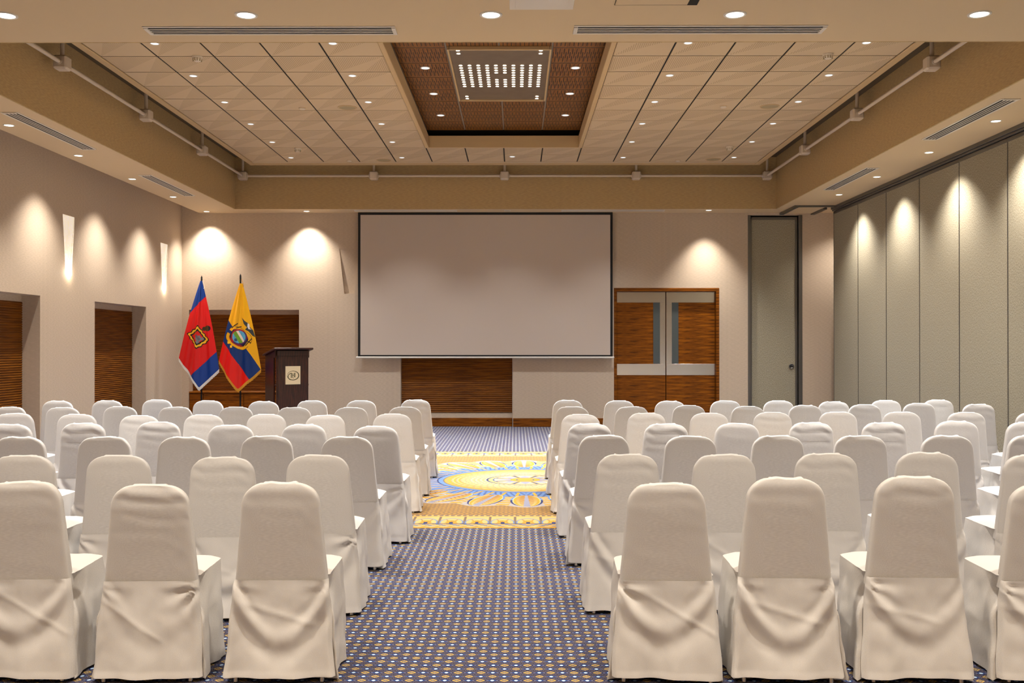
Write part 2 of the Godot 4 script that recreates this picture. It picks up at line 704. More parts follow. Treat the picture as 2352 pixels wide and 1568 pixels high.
func build_walls() -> void:
	var top := 4.2
	# wall with two niches and two wedge lights
	var wl := structure("wall_left", "beige woven wallpaper wall with recessed timber niches and wedge lights", "wall")
	var st := begin()
	var lp := left_place
	wall_face(st, lp, -REAR, -BACK, 0.0, top, [
		[10.57, 12.54, 0.0, 2.085, 0.235, 0.0], [13.16, 13.52, 2.39, 3.20, 0.03, 0.09],
		[14.17, 16.14, 0.0, 2.085, 0.235, 0.0], [16.79, 17.15, 2.39, 3.20, 0.03, 0.09]])
	part("wallpaper", commit(st), M.wall, wl)
	part("masonry", box_mesh(Vector3(LEFT - 0.6, 0, BACK - 0.6), Vector3(LEFT - 0.26, 5.2, REAR + 0.2)), M.paint, wl)
	for r in [[10.57, 12.54], [14.17, 16.14]]:
		part("niche_back", box_mesh(Vector3(LEFT - 0.262, 0, -r[1]), Vector3(LEFT - 0.235, 2.085, -r[0])), M.wall, wl)
		part("ribbed_panel", ribbed(lp, r[0] + 0.002, r[1] - 0.002, 0.16, 2.005, 0.232, 0.03), M.oak_rib, wl)
		part("baseboard", bevel_mesh(Vector3(LEFT - 0.234, 0, -r[1] + 0.002), Vector3(LEFT - 0.215, 0.155, -r[0] - 0.002), 0.004), M.oak, wl)
	var bl := structure("baseboard_left", "oak skirting board along the wall with niches", "baseboard")
	for r in [[-REAR + 0.01, 10.56], [12.55, 14.16], [16.15, -BACK - 0.02]]:
		part("board", bevel_mesh(Vector3(LEFT, 0, -r[1]), Vector3(LEFT + 0.018, 0.155, -r[0]), 0.004), M.oak, bl)
	for r in [[13.16, 13.52, "white glowing wedge shaped wall light between the two timber niches"], [16.79, 17.15, "white glowing wedge shaped wall light close to the room corner by the flags"]]:
		var s := thing("wall_sconce", r[2], "wall light")
		var w := wedge(lp, r[0], r[1], 2.39, 3.20, 0.03, 0.09)
		part("diffuser", w[0], M.alabaster, s)
		part("recess_sides", w[1], M.alabaster, s)
		var mid: float = (r[0] + r[1]) * 0.5
		part("lamp", bevel_mesh(Vector3(LEFT - 0.028, 2.392, -mid - 0.085), Vector3(LEFT + 0.004, 2.406, -mid + 0.085), 0.003), M.lamp_sconce, s)
		var l := OmniLight3D.new()
		l.name = "sconce_light"
		l.light_color = Color(1.0, 0.93, 0.82)
		l.light_energy = E_SCONCE
		l.light_size = 0.02
		l.omni_range = 12.0
		l.omni_attenuation = 2.0
		l.shadow_enabled = true
		s.add_child(l)
		l.position = Vector3(LEFT + 0.02, 2.43, -mid)

	# back wall
	var wb := structure("wall_back", "beige woven wallpaper wall behind the projection screen", "wall")
	st = begin()
	var bp := back_place
	wall_face(st, bp, LEFT - 0.05, OUTER, 0.0, top, [
		[-5.88, -3.90, 0.0, 2.10, 0.235, 0.0], [-3.175, -2.815, 2.39, 3.20, 0.10, 0.09], [-2.07, -0.06, 0.0, 2.10, 0.08, 0.0],
		[1.76, 3.65, 0.0, 2.493, 0.16, 0.0], [4.165, 5.14, 0.0, 3.80, 0.14, 0.0]])
	part("wallpaper", commit(st), M.wall, wb)
	part("masonry", box_mesh(Vector3(LEFT - 0.5, 0, BACK - 0.7), Vector3(OUTER + 0.2, 5.2, BACK - 0.26)), M.paint, wb)
	part("niche_back", box_mesh(Vector3(-5.88, 0, BACK - 0.262), Vector3(-3.90, 2.10, BACK - 0.235)), M.wall, wb)
	part("ribbed_panel", ribbed(bp, -5.878, -3.902, 0.5, 2.02, 0.232, 0.03), M.oak_rib, wb)
	part("niche_back", box_mesh(Vector3(-2.07, 0, BACK - 0.1), Vector3(-0.06, 2.10, BACK - 0.08)), M.wall, wb)
	part("ribbed_panel", ribbed(bp, -2.062, -0.068, 0.25, 2.06, 0.077, 0.035), M.oak_rib, wb)
	var bb := structure("baseboard_back", "oak skirting board along the wall behind the screen", "baseboard")
	for r in [[LEFT + 0.02, -5.89], [-3.89, -2.08], [-0.05, 1.75], [3.66, 4.16], [5.15, OUTER]]:
		part("board", bevel_mesh(Vector3(r[0], 0, BACK), Vector3(r[1], 0.155, BACK + 0.018), 0.004), M.oak, bb)
	part("board", bevel_mesh(Vector3(-2.065, 0, BACK - 0.08), Vector3(-0.065, 0.155, BACK - 0.062), 0.004), M.oak, bb)
	var s2 := thing("wall_sconce", "unlit wedge shaped wall light recess half hidden behind the projection screen", "wall light")
	var w2 := wedge(bp, -3.175, -2.815, 2.39, 3.20, 0.05, 0.09)
	part("diffuser", w2[0], M.wall, s2)
	part("recess_sides", w2[1], M.wall, s2)

	var wr := structure("wall_right", "plain beige wall behind the folding partition", "wall")
	part("masonry", box_mesh(Vector3(OUTER, 0, BACK - 0.3), Vector3(OUTER + 0.3, 5.2, REAR + 0.2)), M.wall, wr)
	var wf := structure("wall_front", "beige wallpaper wall closing the room behind the last row", "wall")
	part("masonry", box_mesh(Vector3(LEFT - 0.5, 0, REAR), Vector3(OUTER + 0.3, 5.2, REAR + 0.3)), M.wall, wf)


# ------------------------------------------------------------------ ceiling
func build_ceiling() -> void:
	var c := structure("ceiling", "beige ceiling with perforated tiles, soffits and a timber coffer", "ceiling")
	var xl := -4.90
	var xr := 4.53
	var zb := -17.33
	var zf := -7.83
	# soffits: bodies of real thickness, painted below and papered on the faces of the tray
	part("soffit", box_mesh(Vector3(LEFT - 0.3, SOF, zf + 0.02), Vector3(OUTER, SOF + 0.3, REAR)), M.paint, c)
	part("soffit", box_mesh(Vector3(-5.69, SOF, BACK), Vector3(xl - 0.02, SOF + 0.3, zf + 0.02)), M.paint, c)
	part("soffit", box_mesh(Vector3(xr + 0.02, SOF, BACK), Vector3(OUTER, SOF + 0.3, zf + 0.02)), M.paint, c)
	part("soffit", box_mesh(Vector3(xl - 0.02, SOF, BACK), Vector3(xr + 0.02, SOF + 0.3, zb - 0.02)), M.paint, c)
	part("wall_slot_lid", box_mesh(Vector3(LEFT - 0.3, 4.13, BACK), Vector3(-5.68, 4.3, zf + 0.02)), M.paint, c)
	part("tray_face", box_mesh(Vector3(xl - 0.02, SOF, zb - 0.02), Vector3(xl, SLAB + 0.01, zf + 0.02)), M.tray, c)
	part("tray_face", box_mesh(Vector3(xr, SOF, zb - 0.02), Vector3(xr + 0.02, SLAB + 0.01, zf + 0.02)), M.tray, c)
	part("tray_face", box_mesh(Vector3(xl, SOF, zb - 0.02), Vector3(xr, SLAB + 0.01, zb)), M.tray, c)
	part("tray_face", box_mesh(Vector3(xl, SOF, zf), Vector3(xr, SLAB + 0.01, zf + 0.02)), M.tray, c)
	# slab round the coffer and over it
	var cx0 := MID - 2 * PITCH
	var cx1 := MID + 2 * PITCH
	var cz0 := -15.41
	var cz1 := -9.31
	part("slab", box_mesh(Vector3(xl - 0.3, SLAB, zb - 0.3), Vector3(cx0 - 0.12, 5.2, zf + 0.3)), M.slab, c)
	part("slab", box_mesh(Vector3(cx1 + 0.12, SLAB, zb - 0.3), Vector3(xr + 0.3, 5.2, zf + 0.3)), M.slab, c)
	part("slab", box_mesh(Vector3(cx0 - 0.12, SLAB, zb - 0.3), Vector3(cx1 + 0.12, 5.2, cz0 - 0.12)), M.slab, c)
	part("slab", box_mesh(Vector3(cx0 - 0.12, SLAB, cz1 + 0.12), Vector3(cx1 + 0.12, 5.2, zf + 0.3)), M.slab, c)
	part("slab", box_mesh(Vector3(cx0 - 0.12, WOOD_Y + 0.035, cz0 - 0.12), Vector3(cx1 + 0.12, 5.2, cz1 + 0.12)), M.gap, c)
	# roof over the soffits so that no light leaves the room
	part("roof_deck", box_mesh(Vector3(LEFT - 0.6, 5.2, BACK - 0.6), Vector3(OUTER + 0.4, 5.4, REAR + 0.4)), M.slab, c)

	# tile field: 14 x 14 tiles without the coffer
	var x_lo := MID - 7 * PITCH
	var x_hi := MID + 7 * PITCH
	var z_lo := -16.72
	var z_hi := -16.72 + 14 * 0.61
	part("tile_grid", box_mesh(Vector3(x_lo, TILE_Y + 0.005, z_lo), Vector3(cx0, TILE_Y + 0.03, z_hi)), M.gap, c)
	part("tile_grid", box_mesh(Vector3(cx1, TILE_Y + 0.005, z_lo), Vector3(x_hi, TILE_Y + 0.03, z_hi)), M.gap, c)
	part("tile_grid", box_mesh(Vector3(cx0, TILE_Y + 0.005, z_lo), Vector3(cx1, TILE_Y + 0.03, cz0)), M.gap, c)
	part("tile_grid", box_mesh(Vector3(cx0, TILE_Y + 0.005, cz1), Vector3(cx1, TILE_Y + 0.03, z_hi)), M.gap, c)
	var tile := tile_mesh(PITCH - 0.020, 0.61 - 0.022, 0.006)
	for row in 14:
		for col in 14:
			if col >= 5 and col < 9 and row >= 2 and row < 12:
				continue
			var at := Vector3(x_lo + (col + 0.5) * PITCH, TILE_Y, z_lo + (row + 0.5) * 0.61)
			part("ceiling_tile", tile, M.tile_a if row % 2 == 1 else M.tile_b, c, at)
	# border trim of the tile field
	var y0 := TILE_Y - 0.012
	var y1 := TILE_Y + 0.05
	part("edge_trim", bevel_mesh(Vector3(-4.535, y0, -16.96), Vector3(x_lo, y1, z_hi + 0.1), 0.006), M.trim, c)
	part("edge_trim", bevel_mesh(Vector3(x_hi, y0, -16.96), Vector3(4.16, y1, z_hi + 0.1), 0.006), M.trim, c)
	part("edge_trim", bevel_mesh(Vector3(x_lo, y0, -16.96), Vector3(x_hi, y1, z_lo - 0.12), 0.006), M.trim, c)
	part("tile_grid", box_mesh(Vector3(x_lo, TILE_Y, z_lo - 0.12), Vector3(x_hi, TILE_Y + 0.02, z_lo - 0.005)), M.tile_plain, c)
	part("edge_trim", bevel_mesh(Vector3(x_lo, y0, z_hi), Vector3(x_hi, y1, z_hi + 0.1), 0.006), M.trim, c)
	# coffer frame
	var yb := TILE_Y - 0.03
	part("coffer_frame", bevel_mesh(Vector3(cx0 + 0.004, yb, cz0 + 0.004), Vector3(cx0 + 0.06, 4.70, cz1), 0.004), M.trim, c)
	part("coffer_frame", bevel_mesh(Vector3(cx1 - 0.06, yb, cz0 + 0.004), Vector3(cx1 - 0.004, 4.70, cz1), 0.004), M.trim, c)
	part("coffer_frame", bevel_mesh(Vector3(cx0 + 0.06, yb, cz0 + 0.004), Vector3(cx1 - 0.06, 4.70, cz0 + 0.05), 0.004), M.trim, c)
	part("coffer_frame", bevel_mesh(Vector3(cx0 + 0.06, yb, cz1 - 0.05), Vector3(cx1 - 0.06, 4.70, cz1), 0.004), M.trim, c)
	for r in [[cx0 - 0.12, cx0 - 0.10, cz0 - 0.12, cz1 + 0.12], [cx1 + 0.10, cx1 + 0.12, cz0 - 0.12, cz1 + 0.12], [cx0 - 0.1, cx1 + 0.1, cz0 - 0.12, cz0 - 0.10], [cx0 - 0.1, cx1 + 0.1, cz1 + 0.10, cz1 + 0.12]]:
		part("coffer_lining", box_mesh(Vector3(r[0], TILE_Y + 0.03, r[2]), Vector3(r[1], WOOD_Y + 0.04, r[3])), M.gap, c)
	# timber tiles on a grey metal grid
	var px0 := MID - 0.597
	part("timber_grid", box_mesh(Vector3(cx0 + 0.02, WOOD_Y + 0.004, cz0 + 0.02), Vector3(cx1 - 0.02, WOOD_Y + 0.03, cz1)), M.grid, c)
	var wt := tile_mesh(0.597 - 0.018, 0.61 - 0.020, 0.005)
	for row in 10:
		for col in 4:
			var z := -15.40 + (row + 0.5) * 0.61
			if (col == 1 or col == 2) and z > -13.4 and z < -11.1:
				continue
			part("timber_tile", wt, M.wood_tile, c, Vector3(MID + (col - 1.5) * 0.597, WOOD_Y, z))


# thin tile with its printed face down; the origin is at the middle of that face
func tile_mesh(w: float, l: float, h: float) -> ArrayMesh:
	var st := begin()
	var x := w * 0.5
	var z := l * 0.5
	var b := 0.0015
	# v = 0 towards the camera (near edge), v = 1 far edge
	quad_uv(st, [Vector3(-x + b, 0, -z + b), Vector3(-x + b, 0, z - b), Vector3(x - b, 0, z - b), Vector3(x - b, 0, -z + b)], [Vector2(0, 1), Vector2(0, 0), Vector2(1, 0), Vector2(1, 1)])
	var low := [Vector3(-x + b, 0, -z + b), Vector3(-x + b, 0, z - b), Vector3(x - b, 0, z - b), Vector3(x - b, 0, -z + b)]
	var mid := [Vector3(-x, b, -z), Vector3(-x, b, z), Vector3(x, b, z), Vector3(x, b, -z)]
	var top := [Vector3(-x, h, -z), Vector3(-x, h, z), Vector3(x, h, z), Vector3(x, h, -z)]
	for k in 4:
		var m := (k + 1) % 4
		for pair in [[low, mid], [mid, top]]:
			quad_uv(st, [pair[0][k], pair[1][k], pair[1][m], pair[0][m]], [Vector2(0.9, 0.2), Vector2(0.9, 0.2), Vector2(0.9, 0.2), Vector2(0.9, 0.2)])
	return commit(st)


# ------------------------------------------------------------------ folding partition
func build_partition() -> void:
	var ends := []
	for k in 19:
		ends.append(-17.13 + k * 1.21)
	var names := ["first", "second", "third", "fourth", "fifth", "sixth", "seventh", "eighth", "ninth", "tenth", "eleventh", "twelfth", "thirteenth", "fourteenth", "fifteenth", "sixteenth", "seventeenth", "eighteenth", "nineteenth"]
	var body := bevel_mesh(Vector3(0, 0.02, 0.006), Vector3(0.09, 3.755, 1.204), 0.006)
	var edge := bevel_mesh(Vector3(-0.004, 0.01, -0.004), Vector3(0.09, 3.755, 0.007), 0.002)
	var cap := bevel_mesh(Vector3(-0.006, 3.715, 0.0), Vector3(0.06, 3.76, 1.21), 0.003)
	for k in 18:
		var p := thing("partition_panel", "tall grey felt folding partition panel, %s from the screen wall" % names[k], "partition", Vector3(PART, 0, ends[k]), "folding partition panels")
		part("felt_face", body, M.felt, p)
		part("edge_profile", edge, M.rail, p)
		part("edge_profile", edge, M.rail, p, Vector3(0, 0, 1.206))
		part("top_profile", cap, M.rail, p)
	var t := thing("partition_track", "grey metal ceiling track above the folding partition with a loop to the storage door", "track")
	part("rail", bevel_mesh(Vector3(PART - 0.05, 3.79, -17.13), Vector3(PART + 0.12, SOF, REAR - 0.02), 0.003), M.rail, t)
	part("rail", bevel_mesh(Vector3(PART - 0.03, 3.765, -17.13), Vector3(PART + 0.10, 3.79, REAR - 0.02), 0.003), M.rail, t)
	part("rail", bevel_mesh(Vector3(4.73, 3.80, BACK + 0.005), Vector3(4.80, SOF, -16.90), 0.003), M.rail, t)
	part("rail", bevel_mesh(Vector3(4.80, 3.81, -16.96), Vector3(PART - 0.05, SOF, -16.90), 0.003), M.rail, t)
	part("rail", bevel_mesh(Vector3(5.29, 3.80, BACK + 0.005), Vector3(5.36, SOF, -17.14), 0.003), M.rail, t)
	part("switch_plate", bevel_mesh(Vector3(4.80, 3.822, BACK + 0.02), Vector3(5.29, SOF, -16.96), 0.003), M.paint, t)


# ------------------------------------------------------------------ doors
func build_doors() -> void:
	var d := structure("door_1", "oak double door with brushed steel bands and slim dark glass", "door")
	var zf := BACK - 0.10      # face of the leaves
	part("frame", bevel_mesh(Vector3(3.595, 0, BACK - 0.16), Vector3(3.65, 2.493, BACK + 0.006), 0.004), M.oak, d)
	part("frame", bevel_mesh(Vector3(1.76, 0, BACK - 0.16), Vector3(1.815, 2.493, BACK - 0.03), 0.004), M.oak, d)
	part("frame", bevel_mesh(Vector3(1.76, 2.43, BACK - 0.16), Vector3(3.65, 2.493, BACK + 0.004), 0.004), M.oak, d)
	part("lining", box_mesh(Vector3(1.76, 0, BACK - 0.18), Vector3(3.65, 2.493, BACK - 0.16)), M.gap, d)
	var mid := 2.707
	for s in [-1.0, 1.0]:
		var inner: float = mid + s * 0.006
		var outer: float = mid + s * 0.885
		var a := minf(inner, outer)
		var b := maxf(inner, outer)
		var leaf := part("door_leaf", bevel_mesh(Vector3(a, 0.01, zf - 0.045), Vector3(b, 2.425, zf), 0.003), M.oak, d)
		part("steel_band", bevel_mesh(Vector3(a + 0.002, 2.235, zf), Vector3(b - 0.002, 2.423, zf + 0.004), 0.001), M.steel, leaf)
		part("steel_band", bevel_mesh(Vector3(a + 0.002, 0.925, zf), Vector3(b - 0.002, 1.127, zf + 0.004), 0.001), M.steel, leaf)
		var e0: float = mid + s * 0.008
		var e1: float = mid + s * 0.108
		var g1: float = mid + s * 0.228
		part("steel_strip", bevel_mesh(Vector3(minf(e0, e1), 1.127, zf), Vector3(maxf(e0, e1), 2.235, zf + 0.004), 0.001), M.steel, leaf)
		part("glass_strip", bevel_mesh(Vector3(minf(e1, g1), 1.129, zf), Vector3(maxf(e1, g1), 2.233, zf + 0.002), 0.0005), M.frost, leaf)
		var k0: float = mid + s * 0.245
		var k1: float = mid + s * 0.26
		for lo in [1.135, 2.05]:
			part("glass_bead", box_mesh(Vector3(minf(g1, g1 + s * 0.006), 1.129, zf), Vector3(maxf(g1, g1 + s * 0.006), 2.233, zf + 0.005)), M.oak, leaf)
			break
	var p := structure("door_2", "tall grey felt storage door with grey metal frame and round latch", "door")
	var zp := BACK - 0.05
	part("frame", bevel_mesh(Vector3(4.165, 0, BACK - 0.13), Vector3(4.215, 3.80, BACK + 0.008), 0.004), M.rail, p)
	part("frame", bevel_mesh(Vector3(5.075, 0, BACK - 0.13), Vector3(5.14, 3.80, BACK + 0.008), 0.004), M.rail, p)
	part("lining", box_mesh(Vector3(4.165, 0, BACK - 0.16), Vector3(5.14, 3.80, BACK - 0.13)), M.gap, p)
	var leaf2 := part("door_leaf", bevel_mesh(Vector3(4.225, 0.01, zp - 0.05), Vector3(5.06, 3.765, zp), 0.004), M.felt, p)
	part("edge_profile", bevel_mesh(Vector3(4.222, 0.01, zp - 0.048), Vector3(4.245, 3.77, zp + 0.008), 0.003), M.rail, leaf2)
	part("edge_profile", bevel_mesh(Vector3(5.025, 0.01, zp - 0.048), Vector3(5.063, 3.77, zp + 0.012), 0.003), M.rail, leaf2)
	part("edge_profile", bevel_mesh(Vector3(4.222, 3.72, zp - 0.048), Vector3(5.063, 3.77, zp + 0.008), 0.003), M.rail, leaf2)
	var latch := part("latch", lathe([Vector2(0, 0.010), Vector2(0.030, 0.010), Vector2(0.034, 0.016), Vector2(0.046, 0.016), Vector2(0.048, 0.0)], 28), M.rail, leaf2, Vector3(4.955, 1.085, zp))
	latch.rotation.x = PI / 2
	part("latch_bar", bevel_mesh(Vector3(4.925, 1.077, zp + 0.008), Vector3(4.985, 1.093, zp + 0.018), 0.002), M.black, leaf2)


# ------------------------------------------------------------------ screen
func build_screen() -> void:
	var s := thing("projection_screen", "large blank projection screen with black border lowered in front of the wall", "screen", Vector3(0, 0, -17.77))
	var x0 := -2.822
	var x1 := 1.727
	var y0 := 1.262
	part("backing", box_mesh(Vector3(x0, y0, -0.004), Vector3(x1, SOF, 0)), M.black, s)
	part("projection_surface", box_mesh(Vector3(x0 + 0.042, y0 + 0.028, 0), Vector3(x1 - 0.042, SOF - 0.045, 0.003)), M.screen, s)
	part("border", bevel_mesh(Vector3(x0, y0, 0), Vector3(x0 + 0.042, SOF, 0.0045), 0.001), M.black, s)
	part("border", bevel_mesh(Vector3(x1 - 0.042, y0, 0), Vector3(x1, SOF, 0.0045), 0.001), M.black, s)
	part("border", bevel_mesh(Vector3(x0 + 0.042, SOF - 0.045, 0), Vector3(x1 - 0.042, SOF, 0.0045), 0.001), M.black, s)
	part("border", bevel_mesh(Vector3(x0 + 0.042, y0, 0), Vector3(x1 - 0.042, y0 + 0.028, 0.0045), 0.001), M.black, s)
	part("bottom_bar", bevel_mesh(Vector3(x0 - 0.035, y0 - 0.03, -0.012), Vector3(x1 + 0.028, y0, 0.014), 0.006), M.white, s)


# ------------------------------------------------------------------ credenza in the niche
func build_niche_furniture() -> void:
	var c := thing("credenza", "low oak cabinet built into the niche behind the flags", "cabinet", Vector3(-4.89, 0, BACK))
	part("body", bevel_mesh(Vector3(-0.985, 0, -0.225), Vector3(0.985, 0.60, -0.022), 0.003), M.oak, c)
	part("top", bevel_mesh(Vector3(-0.987, 0.60, -0.228), Vector3(0.987, 0.632, 0.012), 0.004), M.oak, c)
	for r in [[-0.982, -0.735], [-0.727, -0.008], [0.0, 0.719], [0.727, 0.982]]:
		part("cabinet_door", bevel_mesh(Vector3(r[0], 0.05, -0.022), Vector3(r[1], 0.588, 0.0), 0.003), M.oak, c)


# ------------------------------------------------------------------ lectern
func build_lectern() -> void:
	var d := 16.3
	var at := Vector3((662.0 - VX) * d / FOCAL, 0, -d)
	var l := thing("lectern", "dark mahogany lectern with a cream logo plate and sloping top", "lectern", at)
	l.rotation.y = deg_to_rad(35)
	# front faces local +z
	part("front_panel", bevel_mesh(Vector3(-0.255, 0.05, 0.16), Vector3(0.255, 1.30, 0.19), 0.004), M.mahogany, l)
	part("front_rail", bevel_mesh(Vector3(-0.27, 1.29, 0.15), Vector3(0.27, 1.375, 0.205), 0.004), M.mahogany, l)
	for s in [-1.0, 1.0]:
		part("side_panel", bevel_mesh(Vector3(s * 0.28 - 0.015, 0.05, -0.26), Vector3(s * 0.28 + 0.015, 1.275, 0.10), 0.004), M.mahogany, l)
		part("side_bracket", bevel_mesh(Vector3(s * 0.262 - 0.02, 0.80, 0.09), Vector3(s * 0.262 + 0.02, 0.83, 0.17), 0.003), M.mahogany, l)
		part("post", bevel_mesh(Vector3(s * 0.262 - 0.012, 0.05, 0.15), Vector3(s * 0.262 + 0.012, 1.30, 0.18), 0.003), M.mahogany, l)
		var wing := begin()
		var x0: float = s * 0.28 - 0.015
		var x1: float = s * 0.28 + 0.015
		for x in [x0, x1]:
			quad(wing, Vector3(x, 1.26, -0.26), Vector3(x, 1.30, -0.26), Vector3(x, 1.385, 0.16), Vector3(x, 1.26, 0.16))
		quad(wing, Vector3(x0, 1.30, -0.26), Vector3(x0, 1.385, 0.16), Vector3(x1, 1.385, 0.16), Vector3(x1, 1.30, -0.26))
		quad(wing, Vector3(x0, 1.26, 0.16), Vector3(x0, 1.385, 0.16), Vector3(x1, 1.385, 0.16), Vector3(x1, 1.26, 0.16))
		quad(wing, Vector3(x0, 1.26, -0.26), Vector3(x0, 1.30, -0.26), Vector3(x1, 1.30, -0.26), Vector3(x1, 1.26, -0.26))
		part("side_wing", commit(wing), M.mahogany, l)
	part("base", bevel_mesh(Vector3(-0.31, 0, -0.28), Vector3(0.31, 0.05, 0.21), 0.008), M.mahogany, l)
	part("shelf", bevel_mesh(Vector3(-0.265, 0.80, -0.22), Vector3(0.265, 0.825, 0.16), 0.003), M.mahogany, l)
	var top := part("top", bevel_mesh(Vector3(-0.335, 0, -0.55), Vector3(0.335, 0.032, 0.0), 0.006), M.mahogany_top, l, Vector3(0, 1.392, 0.245))
	top.rotation.x = -atan2(0.10, 0.5)
	var plate := part("logo_plate", logo_mesh(0.255, 0.295), logo_material(), l, Vector3(0.0, 0.975, 0.1905))
	plate.set_meta("label", "cream plate with a dark oval emblem")


func logo_mesh(w: float, h: float) -> ArrayMesh:
	var st := begin()
	var x := w * 0.5
	var y := h * 0.5
	quad_uv(st, [Vector3(-x, -y, 0.004), Vector3(-x, y, 0.004), Vector3(x, y, 0.004), Vector3(x, -y, 0.004)], [Vector2(0, 1), Vector2(0, 0), Vector2(1, 0), Vector2(1, 1)])
	var c := [Vector3(-x, -y, 0), Vector3(-x, y, 0), Vector3(x, y, 0), Vector3(x, -y, 0)]
	for k in 4:
		var m := (k + 1) % 4
		var e := Vector3(0, 0, 0.004)
		quad_uv(st, [c[k], c[m], c[m] + e, c[k] + e], [Vector2(0.02, 0.02), Vector2(0.02, 0.02), Vector2(0.02, 0.02), Vector2(0.02, 0.02)])
	return commit(st)


func logo_material() -> StandardMaterial3D:
	var w := 160
	var h := 190
	var im := Image.create(w, h, false, Image.FORMAT_RGB8)
	var ink := Color(0.30, 0.27, 0.16)
	im.fill(Color(0.86, 0.78, 0.62))
	for y in h:
		for x in w:
			var p := Vector2((x - 80.0) / 66.0, (y - 97.0) / 50.0)
			var r := p.length()
			var a := atan2(p.y, p.x)
			# oval swash, thin where it opens at the lower left
			var gap := clampf((PI - absf(absf(a) - 0.0)) * 1.4, 0.0, 1.0)
			var wide := 0.035 + 0.05 * clampf(cos(a * 0.5 - 0.4), 0.0, 1.0)
			if absf(r - 0.93) < wide * (0.45 + 0.55 * gap):
				im.set_pixel(x, y, ink)
			# inner hook of the swash
			var q := Vector2((x - 62.0) / 36.0, (y - 108.0) / 36.0)
			if absf(q.length() - 0.95) < 0.10 and q.x < 0.15:
				im.set_pixel(x, y, ink)
	# the monogram: two groups of fine strokes joined by a bar
	for k in 3:
		im.fill_rect(Rect2i(57 + k * 7, 69 + k * 2, 5, 54 - k * 3), ink)
		im.fill_rect(Rect2i(87 + k * 7, 72 - k * 2, 5, 44 + k * 3), ink)
	im.fill_rect(Rect2i(74, 92, 16, 6), ink)
	im.fill_rect(Rect2i(78, 120, 10, 6), ink)
	return image_material(im, 0.5)


# ------------------------------------------------------------------ flags
func inside(p: Vector2, poly: Array) -> bool:
	return Geometry2D.is_point_in_polygon(p, PackedVector2Array(poly))


func build_flags() -> void:
	# outlines in units of the photograph crop; 1 unit = 0.17214 px at the flags' distance
	var specs := [
		{"apex": [Vector2(335, 28), Vector2(362, 28)], "edge": [Vector2(50, 1062), Vector2(120, 1150), Vector2(190, 1230), Vector2(270, 1345), Vector2(345, 1462), Vector2(430, 1372), Vector2(510, 1300), Vector2(592, 1212)],
		"pole": 350.0, "px": 462.0, "tip": 636.0, "kind": 0, "label": "red and blue flag with a gold framed crest hanging from a black pole", "fringe": Color(0.85, 0.83, 0.80)},
		{"apex": [Vector2(878, 62), Vector2(916, 62)], "edge": [Vector2(600, 1092), Vector2(660, 1185), Vector2(720, 1280), Vector2(800, 1390), Vector2(872, 1480), Vector2(960, 1400), Vector2(1060, 1318), Vector2(1166, 1212)],
		"pole": 884.0, "px": 551.5, "tip": 632.0, "kind": 1, "label": "yellow blue and red flag with an oval crest and gold fringe on a black pole", "fringe": Color(0.80, 0.56, 0.14)}]
	for s in specs:
		build_flag(s)


